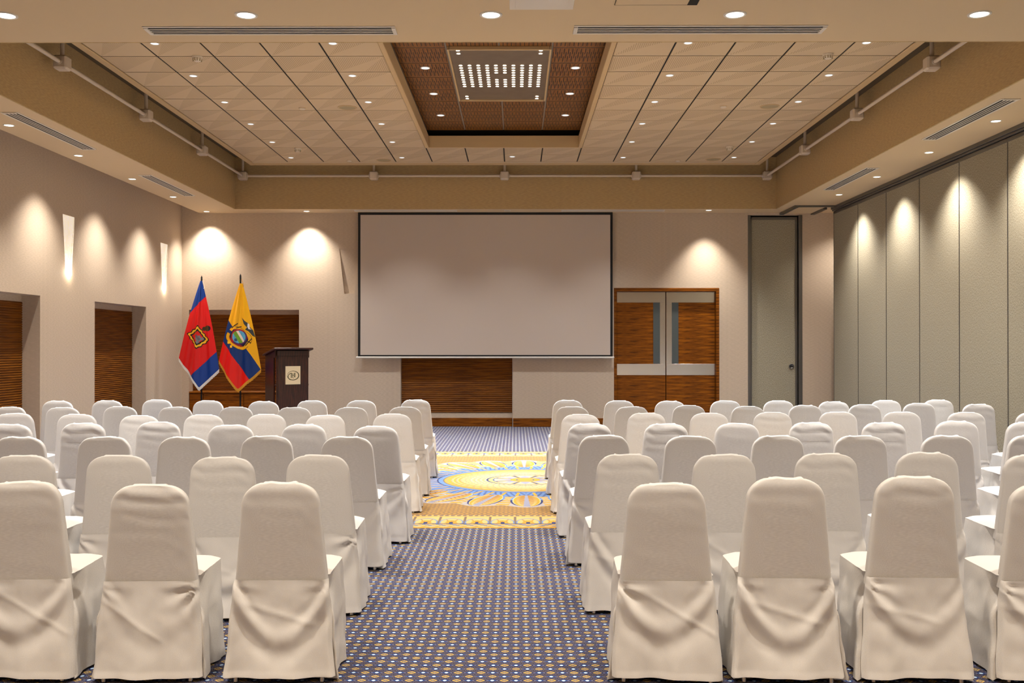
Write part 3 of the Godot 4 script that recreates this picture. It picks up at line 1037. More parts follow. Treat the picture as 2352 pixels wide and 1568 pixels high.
func build_flag(s: Dictionary) -> void:
	var d := 16.55
	var k: float = 0.17214 * d / FOCAL
	var base := Vector3((s.px - VX) * d / FOCAL, 0, -d)
	var f := thing("flag", s.label, "flag", base, "flags beside the lectern")
	var top_y: float = EYE + (VY - s.tip) * d / FOCAL
	part("stand", lathe([Vector2(0, 0.05), Vector2(0.03, 0.05), Vector2(0.05, 0.035), Vector2(0.15, 0.02), Vector2(0.155, 0.0), Vector2(0, 0)], 28), M.black, f)
	part("pole", tube(Vector3(0, 0.03, 0), Vector3(0, top_y - 0.02, 0), 0.014, 12), M.black, f)
	part("finial", lathe([Vector2(0, 0.06), Vector2(0.006, 0.045), Vector2(0.016, 0.02), Vector2(0.010, 0.0), Vector2(0.018, -0.015), Vector2(0, -0.03)], 12), M.black, f, Vector3(0, top_y - 0.03, 0))
	var at := func(p: Vector2) -> Vector2:
		return Vector2((p.x - s.pole) * k, EYE + (VY - (640.0 + p.y * 0.17214)) * d / FOCAL)
	var edge: Array = s.edge
	var apex: Array = s.apex
	var nu := 36
	var nv := 30
	var ph := 0.7 if s.kind == 0 else 2.1
	var front := []
	var back := []
	for j in nv + 1:
		var t := float(j) / nv
		var row := []
		var row2 := []
		for i in nu + 1:
			var u := float(i) / nu
			var p: Vector2 = at.call(flag_point(apex, edge, u, t))
			var fold := pow(t, 0.6) * (0.030 * sin(u * 15.0 + ph) + 0.016 * sin(u * 27.0 + ph * 2.0 + t * 2.0)) * (0.5 + 0.7 * (1.0 - t * 0.5))
			var round_ := sin(u * PI) * (0.02 + 0.075 * t)
			row.append(Vector3(p.x, p.y, 0.016 + round_ + fold * sin(u * PI)))
			row2.append(Vector3(p.x, p.y - 0.0, 0.016 - sin(u * PI) * (0.03 + 0.05 * t) - fold * 0.6 * sin(u * PI)))
		front.append(row)
		back.append(row2)
	var mat := flag_material(s)
	var cloth := part("flag_cloth", sheet(front, true), mat, f)
	part("rear_fold", sheet(back, true, true), mat, cloth)
	# fringe along the lower edge: a pleated strip of threads
	var st := begin(true)
	var n := 150
	for i in n:
		var a := fringe_row(front, float(i) / n)
		var b := fringe_row(front, float(i + 1) / n)
		var wob_a := 0.006 * sin(i * 2.4)
		var wob_b := 0.006 * sin((i + 1) * 2.4)
		var drop := Vector3(0, -0.045, 0)
		quad(st, a + Vector3(0, 0.012, 0.004), b + Vector3(0, 0.012, 0.004), b + drop + Vector3(0, 0.004 * sin(i * 5.1), wob_b + 0.004), a + drop + Vector3(0, 0.004 * sin(i * 3.3), wob_a + 0.004))
	var fm := plain(s.fringe, 0.8)
	part("fringe", commit(st), fm, cloth)
	# cord at the top
	var cord := begin(true)
	var prev := Vector3(0.005, top_y - 0.06, 0.02)
	var cords := []
	for q in 9:
		var a := q / 8.0
		cords.append(Vector3(0.02 + 0.035 * sin(a * PI), top_y - 0.06 - 0.13 * sin(a * PI * 0.62), 0.02))
	for q in 8:
		cord.append_from(tube(cords[q], cords[q + 1], 0.004, 6), 0, Transform3D.IDENTITY)
	part("cord", cord.commit(), fm, f)


func fringe_row(front: Array, u: float) -> Vector3:
	var row: Array = front[front.size() - 1]
	var x := u * (row.size() - 1)
	var i := mini(int(x), row.size() - 2)
	return row[i].lerp(row[i + 1], x - i)


func flag_point(apex: Array, edge: Array, u: float, t: float) -> Vector2:
	var x := u * (edge.size() - 1)
	var i := mini(int(x), edge.size() - 2)
	var low: Vector2 = edge[i].lerp(edge[i + 1], x - i)
	var high: Vector2 = apex[0].lerp(apex[1], u)
	var p: Vector2 = high.lerp(low, t)
	p.x += (u - 0.5) * 34.0 * sin(t * PI)
	return p


func flag_material(s: Dictionary) -> StandardMaterial3D:
	var w := 320
	var h := 512
	var data := PackedByteArray()
	data.resize(w * h * 3)
	for j in h:
		for i in w:
			var p := flag_point(s.apex, s.edge, (i + 0.5) / w, (j + 0.5) / h)
			var c := flag_one(p) if s.kind == 0 else flag_two(p)
			var at := (j * w + i) * 3
			data[at] = int(c.r * 255)
			data[at + 1] = int(c.g * 255)
			data[at + 2] = int(c.b * 255)
	var m := image_material(Image.create_from_data(w, h, false, Image.FORMAT_RGB8, data), 0.38)
	return m


func side(p: Vector2, a: Vector2, b: Vector2) -> float:
	return (b - a).cross(p - a)


func flag_one(p: Vector2) -> Color:
	var red := Color(0.80, 0.055, 0.06)
	var blue := Color(0.0, 0.20, 0.50)
	var c := red
	if side(p, Vector2(190, 468), Vector2(402, 245)) < 0.0:
		c = blue
	if side(p, Vector2(235, 1292), Vector2(556, 975)) > 0.0:
		c = blue
	# crest: a tilted frame with a shield of grey and red
	var q := (p - Vector2(318, 782)).rotated(0.62)
	var fr := maxf(absf(q.x) / 88.0, absf(q.y) / 112.0)
	var wob := 0.06 * sin(q.angle() * 11.0)
	if fr < 1.12 + wob:
		c = Color(0.10, 0.08, 0.04)
	if fr < 1.0 + wob:
		c = Color(0.90, 0.66, 0.10)
	if fr < 0.78 + wob * 0.5:
		c = Color(0.05, 0.08, 0.06)
	if fr < 0.62:
		c = red
		if absf(q.x) < 34 and q.y > -12 and q.y < 58:
			c = Color(0.44, 0.43, 0.45)
		if absf(q.x) < 13 and q.y > -42 and q.y < 40:
			c = Color(0.36, 0.34, 0.36)
		if absf(q.x) > 24 and q.y > 32:
			c = Color(0.46, 0.44, 0.45)
	var k := p - Vector2(440, 662)
	if k.length() < 38:
		c = Color(0.30, 0.20, 0.06) if k.x < 12 else Color(0.06, 0.07, 0.10)
	if (p - Vector2(398, 668)).length() < 26 and fr > 1.0:
		c = Color(0.20, 0.15, 0.06)
	return c


func flag_two(p: Vector2) -> Color:
	var yellow := Color(0.90, 0.64, 0.04)
	var blue := Color(0.0, 0.17, 0.40)
	var red := Color(0.84, 0.08, 0.05)
	var c := yellow
	if side(p, Vector2(718, 535), Vector2(1165, 1218)) > 0.0:
		c = blue
	if side(p, Vector2(642, 815), Vector2(1026, 1345)) > 0.0:
		c = red
	var q := (p - Vector2(882, 776)).rotated(-0.5)
	var e := Vector2(q.x / 96.0, q.y / 90.0).length()
	# banner round the oval
	var b := (p - Vector2(872, 790)).rotated(-0.60)
	var be := pow(pow(absf(b.x) / 172.0, 3.0) + pow(absf(b.y) / 128.0, 3.0), 1.0 / 3.0)
	if be < 1.0 and be > 0.74 and absf(b.y) > 20.0:
		c = yellow if be < 0.97 else Color(0.30, 0.22, 0.05)
	elif be <= 0.74:
		c = Color(0.08, 0.09, 0.20)
		if absf(b.y) > 60.0:
			c = Color(0.55, 0.08, 0.12)
	for k in [Vector2(735, 850), Vector2(778, 902)]:
		if maxf(absf(p.x - k.x), absf(p.y - k.y)) < 17.0:
			c = Color(0.92, 0.72, 0.16)
	if e < 1.12:
		c = Color(0.62, 0.10, 0.14) if p.x + p.y < 1650.0 else Color(0.28, 0.14, 0.34)
	if e < 0.92:
		c = Color(0.34, 0.62, 0.76)
		var g := (p - Vector2(880, 780)).rotated(-1.05)
		if absf(g.y - 14.0) < 22.0:
			c = Color(0.42, 0.60, 0.16)
		elif absf(g.y + 22.0) < 14.0:
			c = Color(0.90, 0.80, 0.72)
		elif g.y > 36.0 and (p - Vector2(842, 815)).length() < 20.0:
			c = Color(0.16, 0.30, 0.44)
	# spread wings of the bird above
	if inside(p, [Vector2(912, 520), Vector2(950, 560), Vector2(990, 590), Vector2(1012, 640), Vector2(1060, 690), Vector2(1086, 780), Vector2(1050, 760), Vector2(1000, 700), Vector2(960, 680), Vector2(985, 650), Vector2(940, 600)]):
		c = Color(0.20, 0.22, 0.23)
	if inside(p, [Vector2(990, 592), Vector2(1010, 610), Vector2(1016, 660), Vector2(1040, 678), Vector2(1000, 672), Vector2(986, 640)]):
		c = Color(0.88, 0.83, 0.80)
	for a in [[Vector2(780, 655), Vector2(860, 600)], [Vector2(970, 890), Vector2(1040, 800)], [Vector2(905, 640), Vector2(850, 655)], [Vector2(990, 830), Vector2(1030, 855)]]:
		if Geometry2D.get_closest_point_to_segment(p, a[0], a[1]).distance_to(p) < 6.0:
			c = Color(0.16, 0.10, 0.06)
	return c


# ------------------------------------------------------------------ chairs
# Local axes: the sitter faces -z, the back of the chair is towards +z.
func chair_parts(variant: int) -> Array:
	var r := RandomNumberGenerator.new()
	r.seed = 100 + variant
	var nz := FastNoiseLite.new()
	nz.seed = 40 + variant
	nz.frequency = 1.0
	nz.fractal_octaves = 3
	# --- cover of the backrest
	var top := 0.85
	var rad := 0.085
	var hs := []
	for k in 15:
		hs.append(lerpf(0.395, top - rad, k / 14.0))
	for k in range(1, 9):
		hs.append(top - rad + rad * sin(k / 8.0 * PI / 2))
	var n := 44
	var rows := []
	var lumps := r.randf_range(0.2, 1.0)
	var bands := r.randf_range(0.0, 1.0) if variant % 3 == 1 else 0.15
	for idx in hs.size() + 3:
		var cap := maxi(0, idx - hs.size() + 1)
		var h: float = hs[mini(idx, hs.size() - 1)]
		var line := lerpf(0.203, 0.160, clampf((h - 0.395) / 0.45, 0.0, 1.0))
		var hw := line
		if h > top - rad:
			hw = line - rad + sqrt(maxf(0.0, rad * rad - pow(h - (top - rad), 2.0)))
		var th := lerpf(0.034, 0.024, (h - 0.395) / 0.455)
		if h > top - 0.02:
			th *= lerpf(1.0, 0.75, (h - top + 0.02) / 0.02)
		var shrink: float = [1.0, 0.72, 0.4, 0.02][cap]
		var up: float = [0.0, 0.004, 0.006, 0.007][cap]
		var zc := 0.140 + (h - 0.395) * 0.07
		var row := []
		for i in n + 1:
			var a := TAU * i / n
			var cx := signf(cos(a)) * pow(absf(cos(a)), 0.35)
			var cz := signf(sin(a)) * pow(absf(sin(a)), 0.35)
			var x := hw * cx * (shrink if cap == 0 else lerpf(shrink, 1.0, 0.86))
			var z := zc + th * cz * shrink
			var y := h + up
			# soft crown and small creases
			var topness := clampf((h - 0.74) / 0.11, 0.0, 1.0)
			y += topness * lumps * 0.010 * nz.get_noise_2d(x * 9.0, 3.0)
			z += 0.0013 * nz.get_noise_2d(x * 14.0 + 7.0, h * 22.0) * cz
			z += bands * 0.0035 * sin(h * 95.0 + nz.get_noise_1d(x * 8.0) * 3.0) * clampf((h - 0.62) / 0.1, 0.0, 1.0) * cz
			z += 0.006 * (1.0 - pow(x / 0.2, 2.0)) * cz * (1.0 - topness)
			row.append(Vector3(x, y, z))
		rows.append(row)
	var backrest := sheet(rows, true, true)
	# --- rear flap
	rows = []
	var swag: float = [0.014, 0.004, 0.010, 0.006, 0.017, 0.003, 0.012, 0.008][variant % 8]
	var one_side: float = [0.0, 0.6, -0.8, 0.9, 0.2, -0.5, 0.7, -0.9][variant % 8]
	var knot: float = [0.006, 0.012, 0.010, 0.014, 0.004, 0.010, 0.012, 0.008][variant % 8]
	var swag_at := r.randf_range(0.38, 0.52)
	var lean := r.randf_range(-0.5, 0.5)
	var p1 := r.randf_range(0, TAU)
	var p2 := r.randf_range(0, TAU)
	var crease := r.randf_range(0.2, 0.8)
	var hem := r.randf_range(0.010, 0.026)
	var tilt := r.randf_range(-0.008, 0.008)
	for j in 37:
		var v := j / 36.0
		var row := []
		for i in 41:
			var u := i / 20.0 - 1.0
			var y := lerpf(0.432, hem + tilt * u, v)
			var hw := lerpf(0.203, 0.238, pow(v, 0.75))
			var x := hw * u
			var z := 0.186 + 0.045 * pow(v, 1.25)
			var line := 0.10 + swag_at * (1.0 - pow(absf(u + lean * 0.25), 1.7))
			z += swag * exp(-pow((v - line) / 0.10, 2.0)) * (0.35 + 0.65 * absf(u)) * (1.0 + 0.5 * one_side * u)
			z -= swag * 0.8 * exp(-pow((v - line - 0.17) / 0.11, 2.0)) * (1.0 - 0.4 * absf(u))
			z -= swag * 0.9 * exp(-pow((v - line + 0.13) / 0.07, 2.0)) * absf(u)
			# cloth gathered at the two upper corners, falling away from them
			var share := clampf(0.5 + 0.5 * one_side * signf(u), 0.05, 1.0)
			var away := 1.0 - absf(u)
			var ray := atan2(v - 0.06, away * 0.55 + 0.001)
			z += knot * share * sin(ray * 9.0 + p1) * exp(-pow(Vector2(away * 0.55, v - 0.06).length() / 0.30, 2.0)) * smoothstep(0.0, 0.1, v)
			z += 0.010 * v * sin(u * 4.2 + p1) + 0.006 * v * sin(u * 9.0 + p2)
			z += 0.007 * nz.get_noise_2d(u * 0.8 + 11.0, v * 1.0) * smoothstep(0.0, 0.3, v)
			z += 0.0012 * nz.get_noise_2d(u * 4.0 + 31.0 + v * 2.0, v * 3.2)
			# one sharp diagonal crease
			var cr := (v - 0.35) - (u - lean) * crease * 0.5
			z += 0.0028 * exp(-pow(cr / 0.03, 2.0)) * smoothstep(0.05, 0.25, v) * (1.0 - smoothstep(0.55, 0.9, absf(u - lean)))
			var e := maxf(0.0, absf(u) - 0.92) / 0.08
			z -= 0.028 * e * e
			x += signf(u) * 0.004 * sin(v * 9.0 + p2) * v * absf(u)
			# stitched hem
			if v > 0.95:
				z += 0.002
			row.append(Vector3(x, y, z))
		rows.append(row)
	var rear := sheet(rows, true)
	# --- skirt round both sides and the front
	var path := []
	var hemp := []
	var corner := 0.05
	var w := 0.207
	var fz := -0.245
	var bz := 0.135
	for k in 5:
		path.append(Vector2(lerpf(-0.06, -w + 0.012, k / 4.0), bz + 0.006))
	for k in 15:
		path.append(Vector2(-w, lerpf(bz, fz + corner, k / 14.0)))
	for k in range(1, 7):
		var a := k / 6.0 * PI / 2
		path.append(Vector2(-w + corner - corner * cos(a), fz + corner - corner * sin(a)))
	for k in range(1, 15):
		path.append(Vector2(lerpf(-w + corner, w - corner, k / 15.0), fz))
	for k in range(0, 7):
		var a := k / 6.0 * PI / 2
		path.append(Vector2(w - corner + corner * sin(a), fz + corner - corner * cos(a)))
	for k in range(1, 15):
		path.append(Vector2(w, lerpf(fz + corner, bz, k / 14.0)))
	for k in 5:
		path.append(Vector2(lerpf(w - 0.012, 0.06, k / 4.0), bz + 0.006))
	rows = []
	var len_ := path.size()
	for j in 21:
		var v := j / 20.0
		var row := []
		for i in len_:
			var p: Vector2 = path[i]
			var q: Vector2 = path[maxi(0, i - 1)]
			var s: Vector2 = path[mini(len_ - 1, i + 1)]
			var t := (s - q).normalized()
			var out := Vector2(t.y, -t.x)
			if out.dot(p) < 0.0:
				out = -out
			var tucked := i < 5 or i >= len_ - 5
			if tucked:
				out = Vector2(signf(p.x), 0.0) * absf(p.x) / w
			var side_ := signf(p.x) * clampf(absf(p.x) / w, 0.0, 1.0)
			var rearness := smoothstep(0.0, bz, p.y) * absf(side_)
			var f := 0.024 * pow(v, 0.8) + rearness * 0.018 * v
			f += 0.012 * v * sin(i * 0.62 + p1) + 0.007 * v * sin(i * 1.3 + p2)
			f += 0.010 * nz.get_noise_2d(i * 0.11 + 50.0, v * 2.0) * smoothstep(0.0, 0.2, v)
			# pleat pulled in just below the seat at the back corners
			f -= 0.030 * rearness * exp(-pow((v - 0.16) / 0.10, 2.0))
			f += 0.016 * rearness * exp(-pow((v - 0.42) / 0.16, 2.0))
			var o := p + out * f
			o.y += rearness * (0.058 * pow(v, 0.9))
			o.x -= signf(p.x) * 0.020 * rearness * (1.0 - v)
			row.append(Vector3(o.x, lerpf(0.447, 0.008 + 0.006 * nz.get_noise_1d(i * 0.2), v), o.y))
		rows.append(row)
	var skirt := sheet(rows, true)
	# --- seat
	rows = []
	for j in 8:
		var k := 1.0 - j / 7.0
		var row := []
		for i in len_ + 1:
			var p: Vector2 = path[i % len_]
			if i < 1 or i >= len_ - 1:
				p.x *= 0.9
			var o := Vector2(p.x * k, (p.y + 0.05) * k - 0.05)
			row.append(Vector3(o.x, 0.447 + 0.026 * (1.0 - pow(k, 4.0)) + 0.003 * nz.get_noise_2d(o.x * 8.0, o.y * 8.0), o.y))
		rows.append(row)
	var seat := sheet(rows, true)
	return [["back_cover", backrest], ["rear_flap", rear], ["skirt", skirt], ["seat_cover", seat]]


func make_chair(variant: int) -> Node3D:
	var c := Node3D.new()
	for p in chair_parts(variant):
		part(p[0], p[1], M.cloth, c)
	for x in [-0.185, 0.185]:
		part("leg", tube(Vector3(x, 0.0, 0.205), Vector3(x, 0.42, 0.13), 0.011, 8), M.chrome, c)
		part("leg", tube(Vector3(x, 0.0, -0.205), Vector3(x, 0.42, -0.195), 0.011, 8), M.chrome, c)
	return c


func build_chairs() -> void:
	# centre and height of each backrest's top edge in the photograph; rows from the back of the room to the screen
	var left := [
		[[639, 1113], [334, 1118], [36, 1111]],
		[[725, 1050], [503, 1055], [262, 1051], [44, 1051]],
		[[795, 1007], [606, 1005], [418, 1008], [231, 1007], [34, 1008]],
		[[862, 982], [694, 978], [524, 979], [358, 972], [184, 975], [12, 978]],
		[[899, 953], [743, 956], [608, 954], [462, 955], [315, 957], [170, 954], [25, 952]],
		[[928, 937], [803, 938], [673, 938], [537, 937], [399, 937], [271, 936], [139, 938], [14, 937]],
		[[952, 920], [828, 922], [714, 922], [601, 924], [475, 922], [357, 920], [241, 922], [126, 923]]]
	var right := [
		[[1537, 1114], [1812, 1102], [2108, 1099], [2420, 1117]],
		[[1443, 1048], [1667, 1048], [1903, 1046], [2136, 1044], [2382, 1049]],
		[[1388, 1003], [1589, 1005], [1790, 1004], [1982, 1004], [2180, 1004], [2380, 1003]],
		[[1354, 976], [1531, 976], [1696, 975], [1865, 973], [2034, 973], [2201, 970], [2366, 972]],
		[[1334, 954], [1486, 951], [1632, 951], [1778, 949], [1927, 948], [2075, 948], [2222, 949], [2380, 950]],
		[[1317, 936], [1453, 936], [1584, 933], [1719, 935], [1852, 933], [1988, 931], [2114, 928], [2249, 930]],
		[[1305, 921], [1425, 922], [1541, 923], [1669, 922], [1790, 922], [1917, 924], [2037, 921], [2158, 920]]]
	var protos := []
	for v in 8:
		protos.append(make_chair(v))
	var ord := ["first", "second", "third", "fourth", "fifth", "sixth", "seventh", "eighth"]
	var count := 0
	for block in [[left, "flags side"], [right, "doors side"]]:
		for row in 7:
			var seats: Array = block[0][row]
			for k in seats.size():
				var px: float = seats[k][0]
				var py: float = seats[k][1]
				var d := 1362.0 / (py - VY)
				var tall := 1.0
				if row == 0:
					d = 4.28
					tall = (EYE - (py - VY) * d / FOCAL) / 0.852
				var c: Node3D = protos[count % 8 if count < 8 else rng.randi() % 8].duplicate()
				c.name = numbered("covered_chair")
				add_child(c)
				var x := (px - VX) * d / FOCAL
				c.position = Vector3(x, 0.003, -(d + 0.21))
				c.rotation.y = rng.randf_range(-0.03, 0.03) + (0.02 if block[1] == "flags side" else -0.02)
				c.scale = Vector3(0.975 if row >= 5 else 1.0, tall, 1)
				c.set_meta("label", "white slipcovered chair, %s, %s row from the screen, %s from the aisle" % [block[1], ord[6 - row], ord[k]])
				c.set_meta("category", "chair")
				c.set_meta("group", "white covered chairs in rows on the %s" % block[1])
				count += 1
	for p in protos:
		p.free()


# ------------------------------------------------------------------ lamps
var ring_mesh: ArrayMesh
var disc_mesh: ArrayMesh
var baffle_mesh: ArrayMesh


func downlight(at: Vector3, dia: float, lens: Material, label: String, group: String, energy: float, half_angle: float, color: Color, blend := 0.9, aim := Vector3.DOWN) -> void:
	if not ring_mesh:
		# unit fitting, 1 m across, hanging from y = 0
		ring_mesh = lathe([Vector2(0.5, 0.0), Vector2(0.49, -0.035), Vector2(0.44, -0.05), Vector2(0.40, -0.04), Vector2(0.385, -0.02)], 32)
		disc_mesh = lathe([Vector2(0.385, -0.022), Vector2(0.25, -0.034), Vector2(0.0, -0.038)], 32)
	var t := thing("downlight", label, "ceiling light", at, group)
	var r := part("trim_ring", ring_mesh, M.white, t)
	r.scale = Vector3(dia, dia, dia)
	var l := part("lens", disc_mesh, lens, t)
	l.scale = Vector3(dia, dia, dia)
	if energy <= 0.0:
		return
	var s := SpotLight3D.new()
	s.name = "downlight_beam"
	t.add_child(s)
	s.position = Vector3(0, -0.05 * dia - 0.02, 0)
	s.look_at_from_position(s.global_position, s.global_position + aim, Vector3(0, 0, 1) if absf(aim.z) < 0.5 else Vector3(1, 0, 0))
	s.light_color = color
	s.light_energy = energy
	s.light_size = dia * 0.35
	s.spot_range = 30.0
	s.spot_attenuation = 2.0
	s.spot_angle = half_angle
	s.spot_angle_attenuation = blend
	s.shadow_enabled = true


func build_lights() -> void:
	# near ceiling: the row in view and the rows behind it over the last chairs
	var nth := ["first", "second", "third", "fourth", "fifth", "sixth", "seventh", "eighth"]
	var n := 0
	for x in [-3.69, -1.95, -0.18, 1.58, 3.34]:
		n += 1
		downlight(Vector3(x, SOF, -7.17), 0.165, M.lamp_front, "round white downlight by the long air slots, %s from the niche wall" % nth[n - 1], "downlights in the plain ceiling", E_FRONT, 48.0, SOFT, 1.0)
		for z in [[-3.7, "over the last row", 55.0, Color(1.0, 0.94, 0.86)], [-0.3, "behind the last row", 60.0, WARM], [3.1, "close to the rear wall", 60.0, WARM]]:
			downlight(Vector3(x, SOF, z[0]), 0.165, M.lamp_front, "round white downlight %s, %s from the niche wall" % [z[1], nth[n - 1]], "downlights over the last rows", E_FRONT * (0.72 if z[0] < -3.0 else 1.1), z[2], z[3], 1.0)
	# along the wall with the niches
	n = 8
	for z in [-5.56, -7.29, -9.02, -10.74, -12.45, -14.2, -15.9, -17.62]:
		n -= 1
		downlight(Vector3(-5.49, SOF, z), 0.12, M.lamp_warm, "round soffit downlight along the niche wall, %s from the screen wall" % nth[n], "soffit downlights by the niches", E_SOFFIT, 50.0, SOFT, 1.0)
	# along the partition
	n = 7
	for z in [-5.4, -7.1, -8.85, -10.58, -12.29, -14.06, -15.71]:
		n -= 1
		downlight(Vector3(5.10, SOF, z), 0.12, M.lamp_warm, "round soffit downlight along the partition, %s from the screen wall" % nth[n], "soffit downlights by the partition", E_PARTITION, 55.0, SOFT, 1.0)
	# along the screen wall
	downlight(Vector3(-3.71, SOF, -17.60), 0.12, M.lamp_warm, "round downlight in the soffit above the lectern", "", E_SOFFIT, 50.0, SOFT, 1.0)
	downlight(Vector3(3.39, SOF, -17.50), 0.12, M.lamp_warm, "round downlight in the soffit above the oak double door", "", E_SOFFIT, 42.0, SOFT, 1.0)
	downlight(Vector3(-0.15, SOF, -17.55), 0.12, M.lamp_off, "unlit round downlight above the middle of the projection screen", "", 0.0, 48.0, SOFT)
	# in the tile field
	for x in [-3.70, -1.875, 1.76, 3.58]:
		var line: String = ("outer" if absf(x) > 3.0 else "inner") + (" line on the flags side" if x < 0.0 else " line on the doors side")
		n = 6
		for z in [-10.16, -11.38, -12.61, -13.85, -15.08, -16.33]:
			n -= 1
			downlight(Vector3(x, TILE_Y, z), 0.10, M.lamp_tile, "small downlight in perforated tiles, %s, %s from the screen" % [line, nth[n]], "downlights in the perforated tiles", E_TILE, 46.0, WHITE, 1.0)
	downlight(Vector3(-0.06, TILE_Y, -16.25), 0.10, M.lamp_tile, "small round downlight in the tiles between the coffer and the screen", "", E_TILE, 46.0, WHITE, 1.0)
	for x in [-1.09, 0.716]:
		n = 3
		for z in [-11.94, -13.16, -14.39]:
			n -= 1
			downlight(Vector3(x, WOOD_Y, z), 0.12, M.lamp_tile, "round downlight in the timber coffer on the %s side, %s from the screen" % ["flags" if x < 0.0 else "doors", nth[n]], "downlights in the timber coffer", E_WOOD, 45.0, WHITE, 1.0)
	# the neighbouring bay beyond the end of the partition
	downlight(Vector3(5.86, SOF, -17.25), 0.12, M.lamp_warm, "round downlight in the bay behind the folding partition", "", E_SOFFIT * 0.5, 60.0, SOFT, 1.0)
	light_panel()


func light_panel() -> void:
	var y := WOOD_Y - 0.02
	var p := thing("light_panel", "bronze ceiling panel with a grid of small bright lamps in the timber coffer", "ceiling light", Vector3(-0.186, y, -12.22))
	part("plate", bevel_mesh(Vector3(-0.565, -0.004, -1.16), Vector3(0.565, 0.02, 1.12), 0.003), M.panel_metal, p)
	for s in [-1.0, 1.0]:
		part("frame", bevel_mesh(Vector3(s * 0.574 - 0.011, -0.022, -1.19), Vector3(s * 0.574 + 0.011, 0.02, 1.15), 0.004), M.trim, p)
	part("frame", bevel_mesh(Vector3(-0.56, -0.022, 1.12), Vector3(0.56, 0.02, 1.15), 0.004), M.trim, p)
	part("frame", bevel_mesh(Vector3(-0.56, -0.022, -1.19), Vector3(0.56, 0.02, -1.16), 0.004), M.trim, p)
	part("cover_plate", bevel_mesh(Vector3(-0.095, -0.008, -0.095), Vector3(0.095, -0.003, 0.095), 0.002), M.panel_metal, p)
	var lamp := lathe([Vector2(0.023, 0.0), Vector2(0.021, -0.003), Vector2(0.014, -0.005), Vector2(0.0, -0.006)], 16)
	var rim := lathe([Vector2(0.029, 0.0), Vector2(0.028, -0.004), Vector2(0.024, -0.004)], 16)
	var spots := []
	for i in 10:
		for j in 10:
			if (i == 4 or i == 5) and (j == 4 or j == 5):
				continue
			spots.append(Vector3((i - 4.5) * 0.104, -0.005, (j - 4.5) * 0.105))
	for x in [-0.466, 0.466]:
		for z in [1.07, 0.95, -0.98, -1.10]:
			spots.append(Vector3(x, -0.005, z))
	for s in spots:
		var l := part("lamp", lamp, M.lamp_small, p, s)
		part("lamp_rim", rim, M.panel_metal, l)
		var b := SpotLight3D.new()
		b.name = "lamp_beam"
		p.add_child(b, true)
		b.position = s + Vector3(0, -0.03, 0)
		b.rotation.x = -PI / 2
		b.light_color = Color(1.0, 0.95, 0.88)
		b.light_energy = E_PANEL
		b.light_size = 0.02
		b.spot_range = 30.0
		b.spot_attenuation = 2.0
		b.spot_angle = 58.0
		b.spot_angle_attenuation = 1.0
		b.shadow_enabled = true


# ------------------------------------------------------------------ other ceiling fittings
func slot_diffuser(x0: float, x1: float, z0: float, z1: float, label: String, group := "") -> void:
	var cx := (x0 + x1) * 0.5
	var cz := (z0 + z1) * 0.5
	var v := thing("air_slot_diffuser", label, "air vent", Vector3(cx, SOF, cz), group)
	var long_x := x1 - x0 > z1 - z0
	var hl := (maxf(x1 - x0, z1 - z0)) * 0.5
	var hw := (minf(x1 - x0, z1 - z0)) * 0.5
	if not long_x:
		v.rotation.y = PI / 2
	part("slot_back", box_mesh(Vector3(-hl + 0.01, -0.002, -hw + 0.01), Vector3(hl - 0.01, 0.0, hw - 0.01)), M.black, v)
	for s in [-1.0, 1.0]:
		part("frame", bevel_mesh(Vector3(-hl, -0.006, s * (hw - 0.012) - 0.012), Vector3(hl, 0, s * (hw - 0.012) + 0.012), 0.002), M.vent, v)
		part("frame", bevel_mesh(Vector3(s * (hl - 0.015) - 0.015, -0.012, -hw + 0.024), Vector3(s * (hl - 0.015) + 0.015, 0, hw - 0.024), 0.002), M.vent, v)
	var pitch := (2.0 * hw - 0.048) / 4.0
	for k in 3:
		var z := -hw + 0.024 + (k + 1) * pitch
		part("blade", bevel_mesh(Vector3(-hl + 0.03, -0.006, z - pitch * 0.19), Vector3(hl - 0.03, -0.003, z + pitch * 0.19), 0.001), M.vent, v)


func corner_words(at: Vector3) -> String:
	return ("flags side" if at.x < 0.0 else "doors side") + (", close to the screen" if at.z < -14.0 else ", farther from the screen")


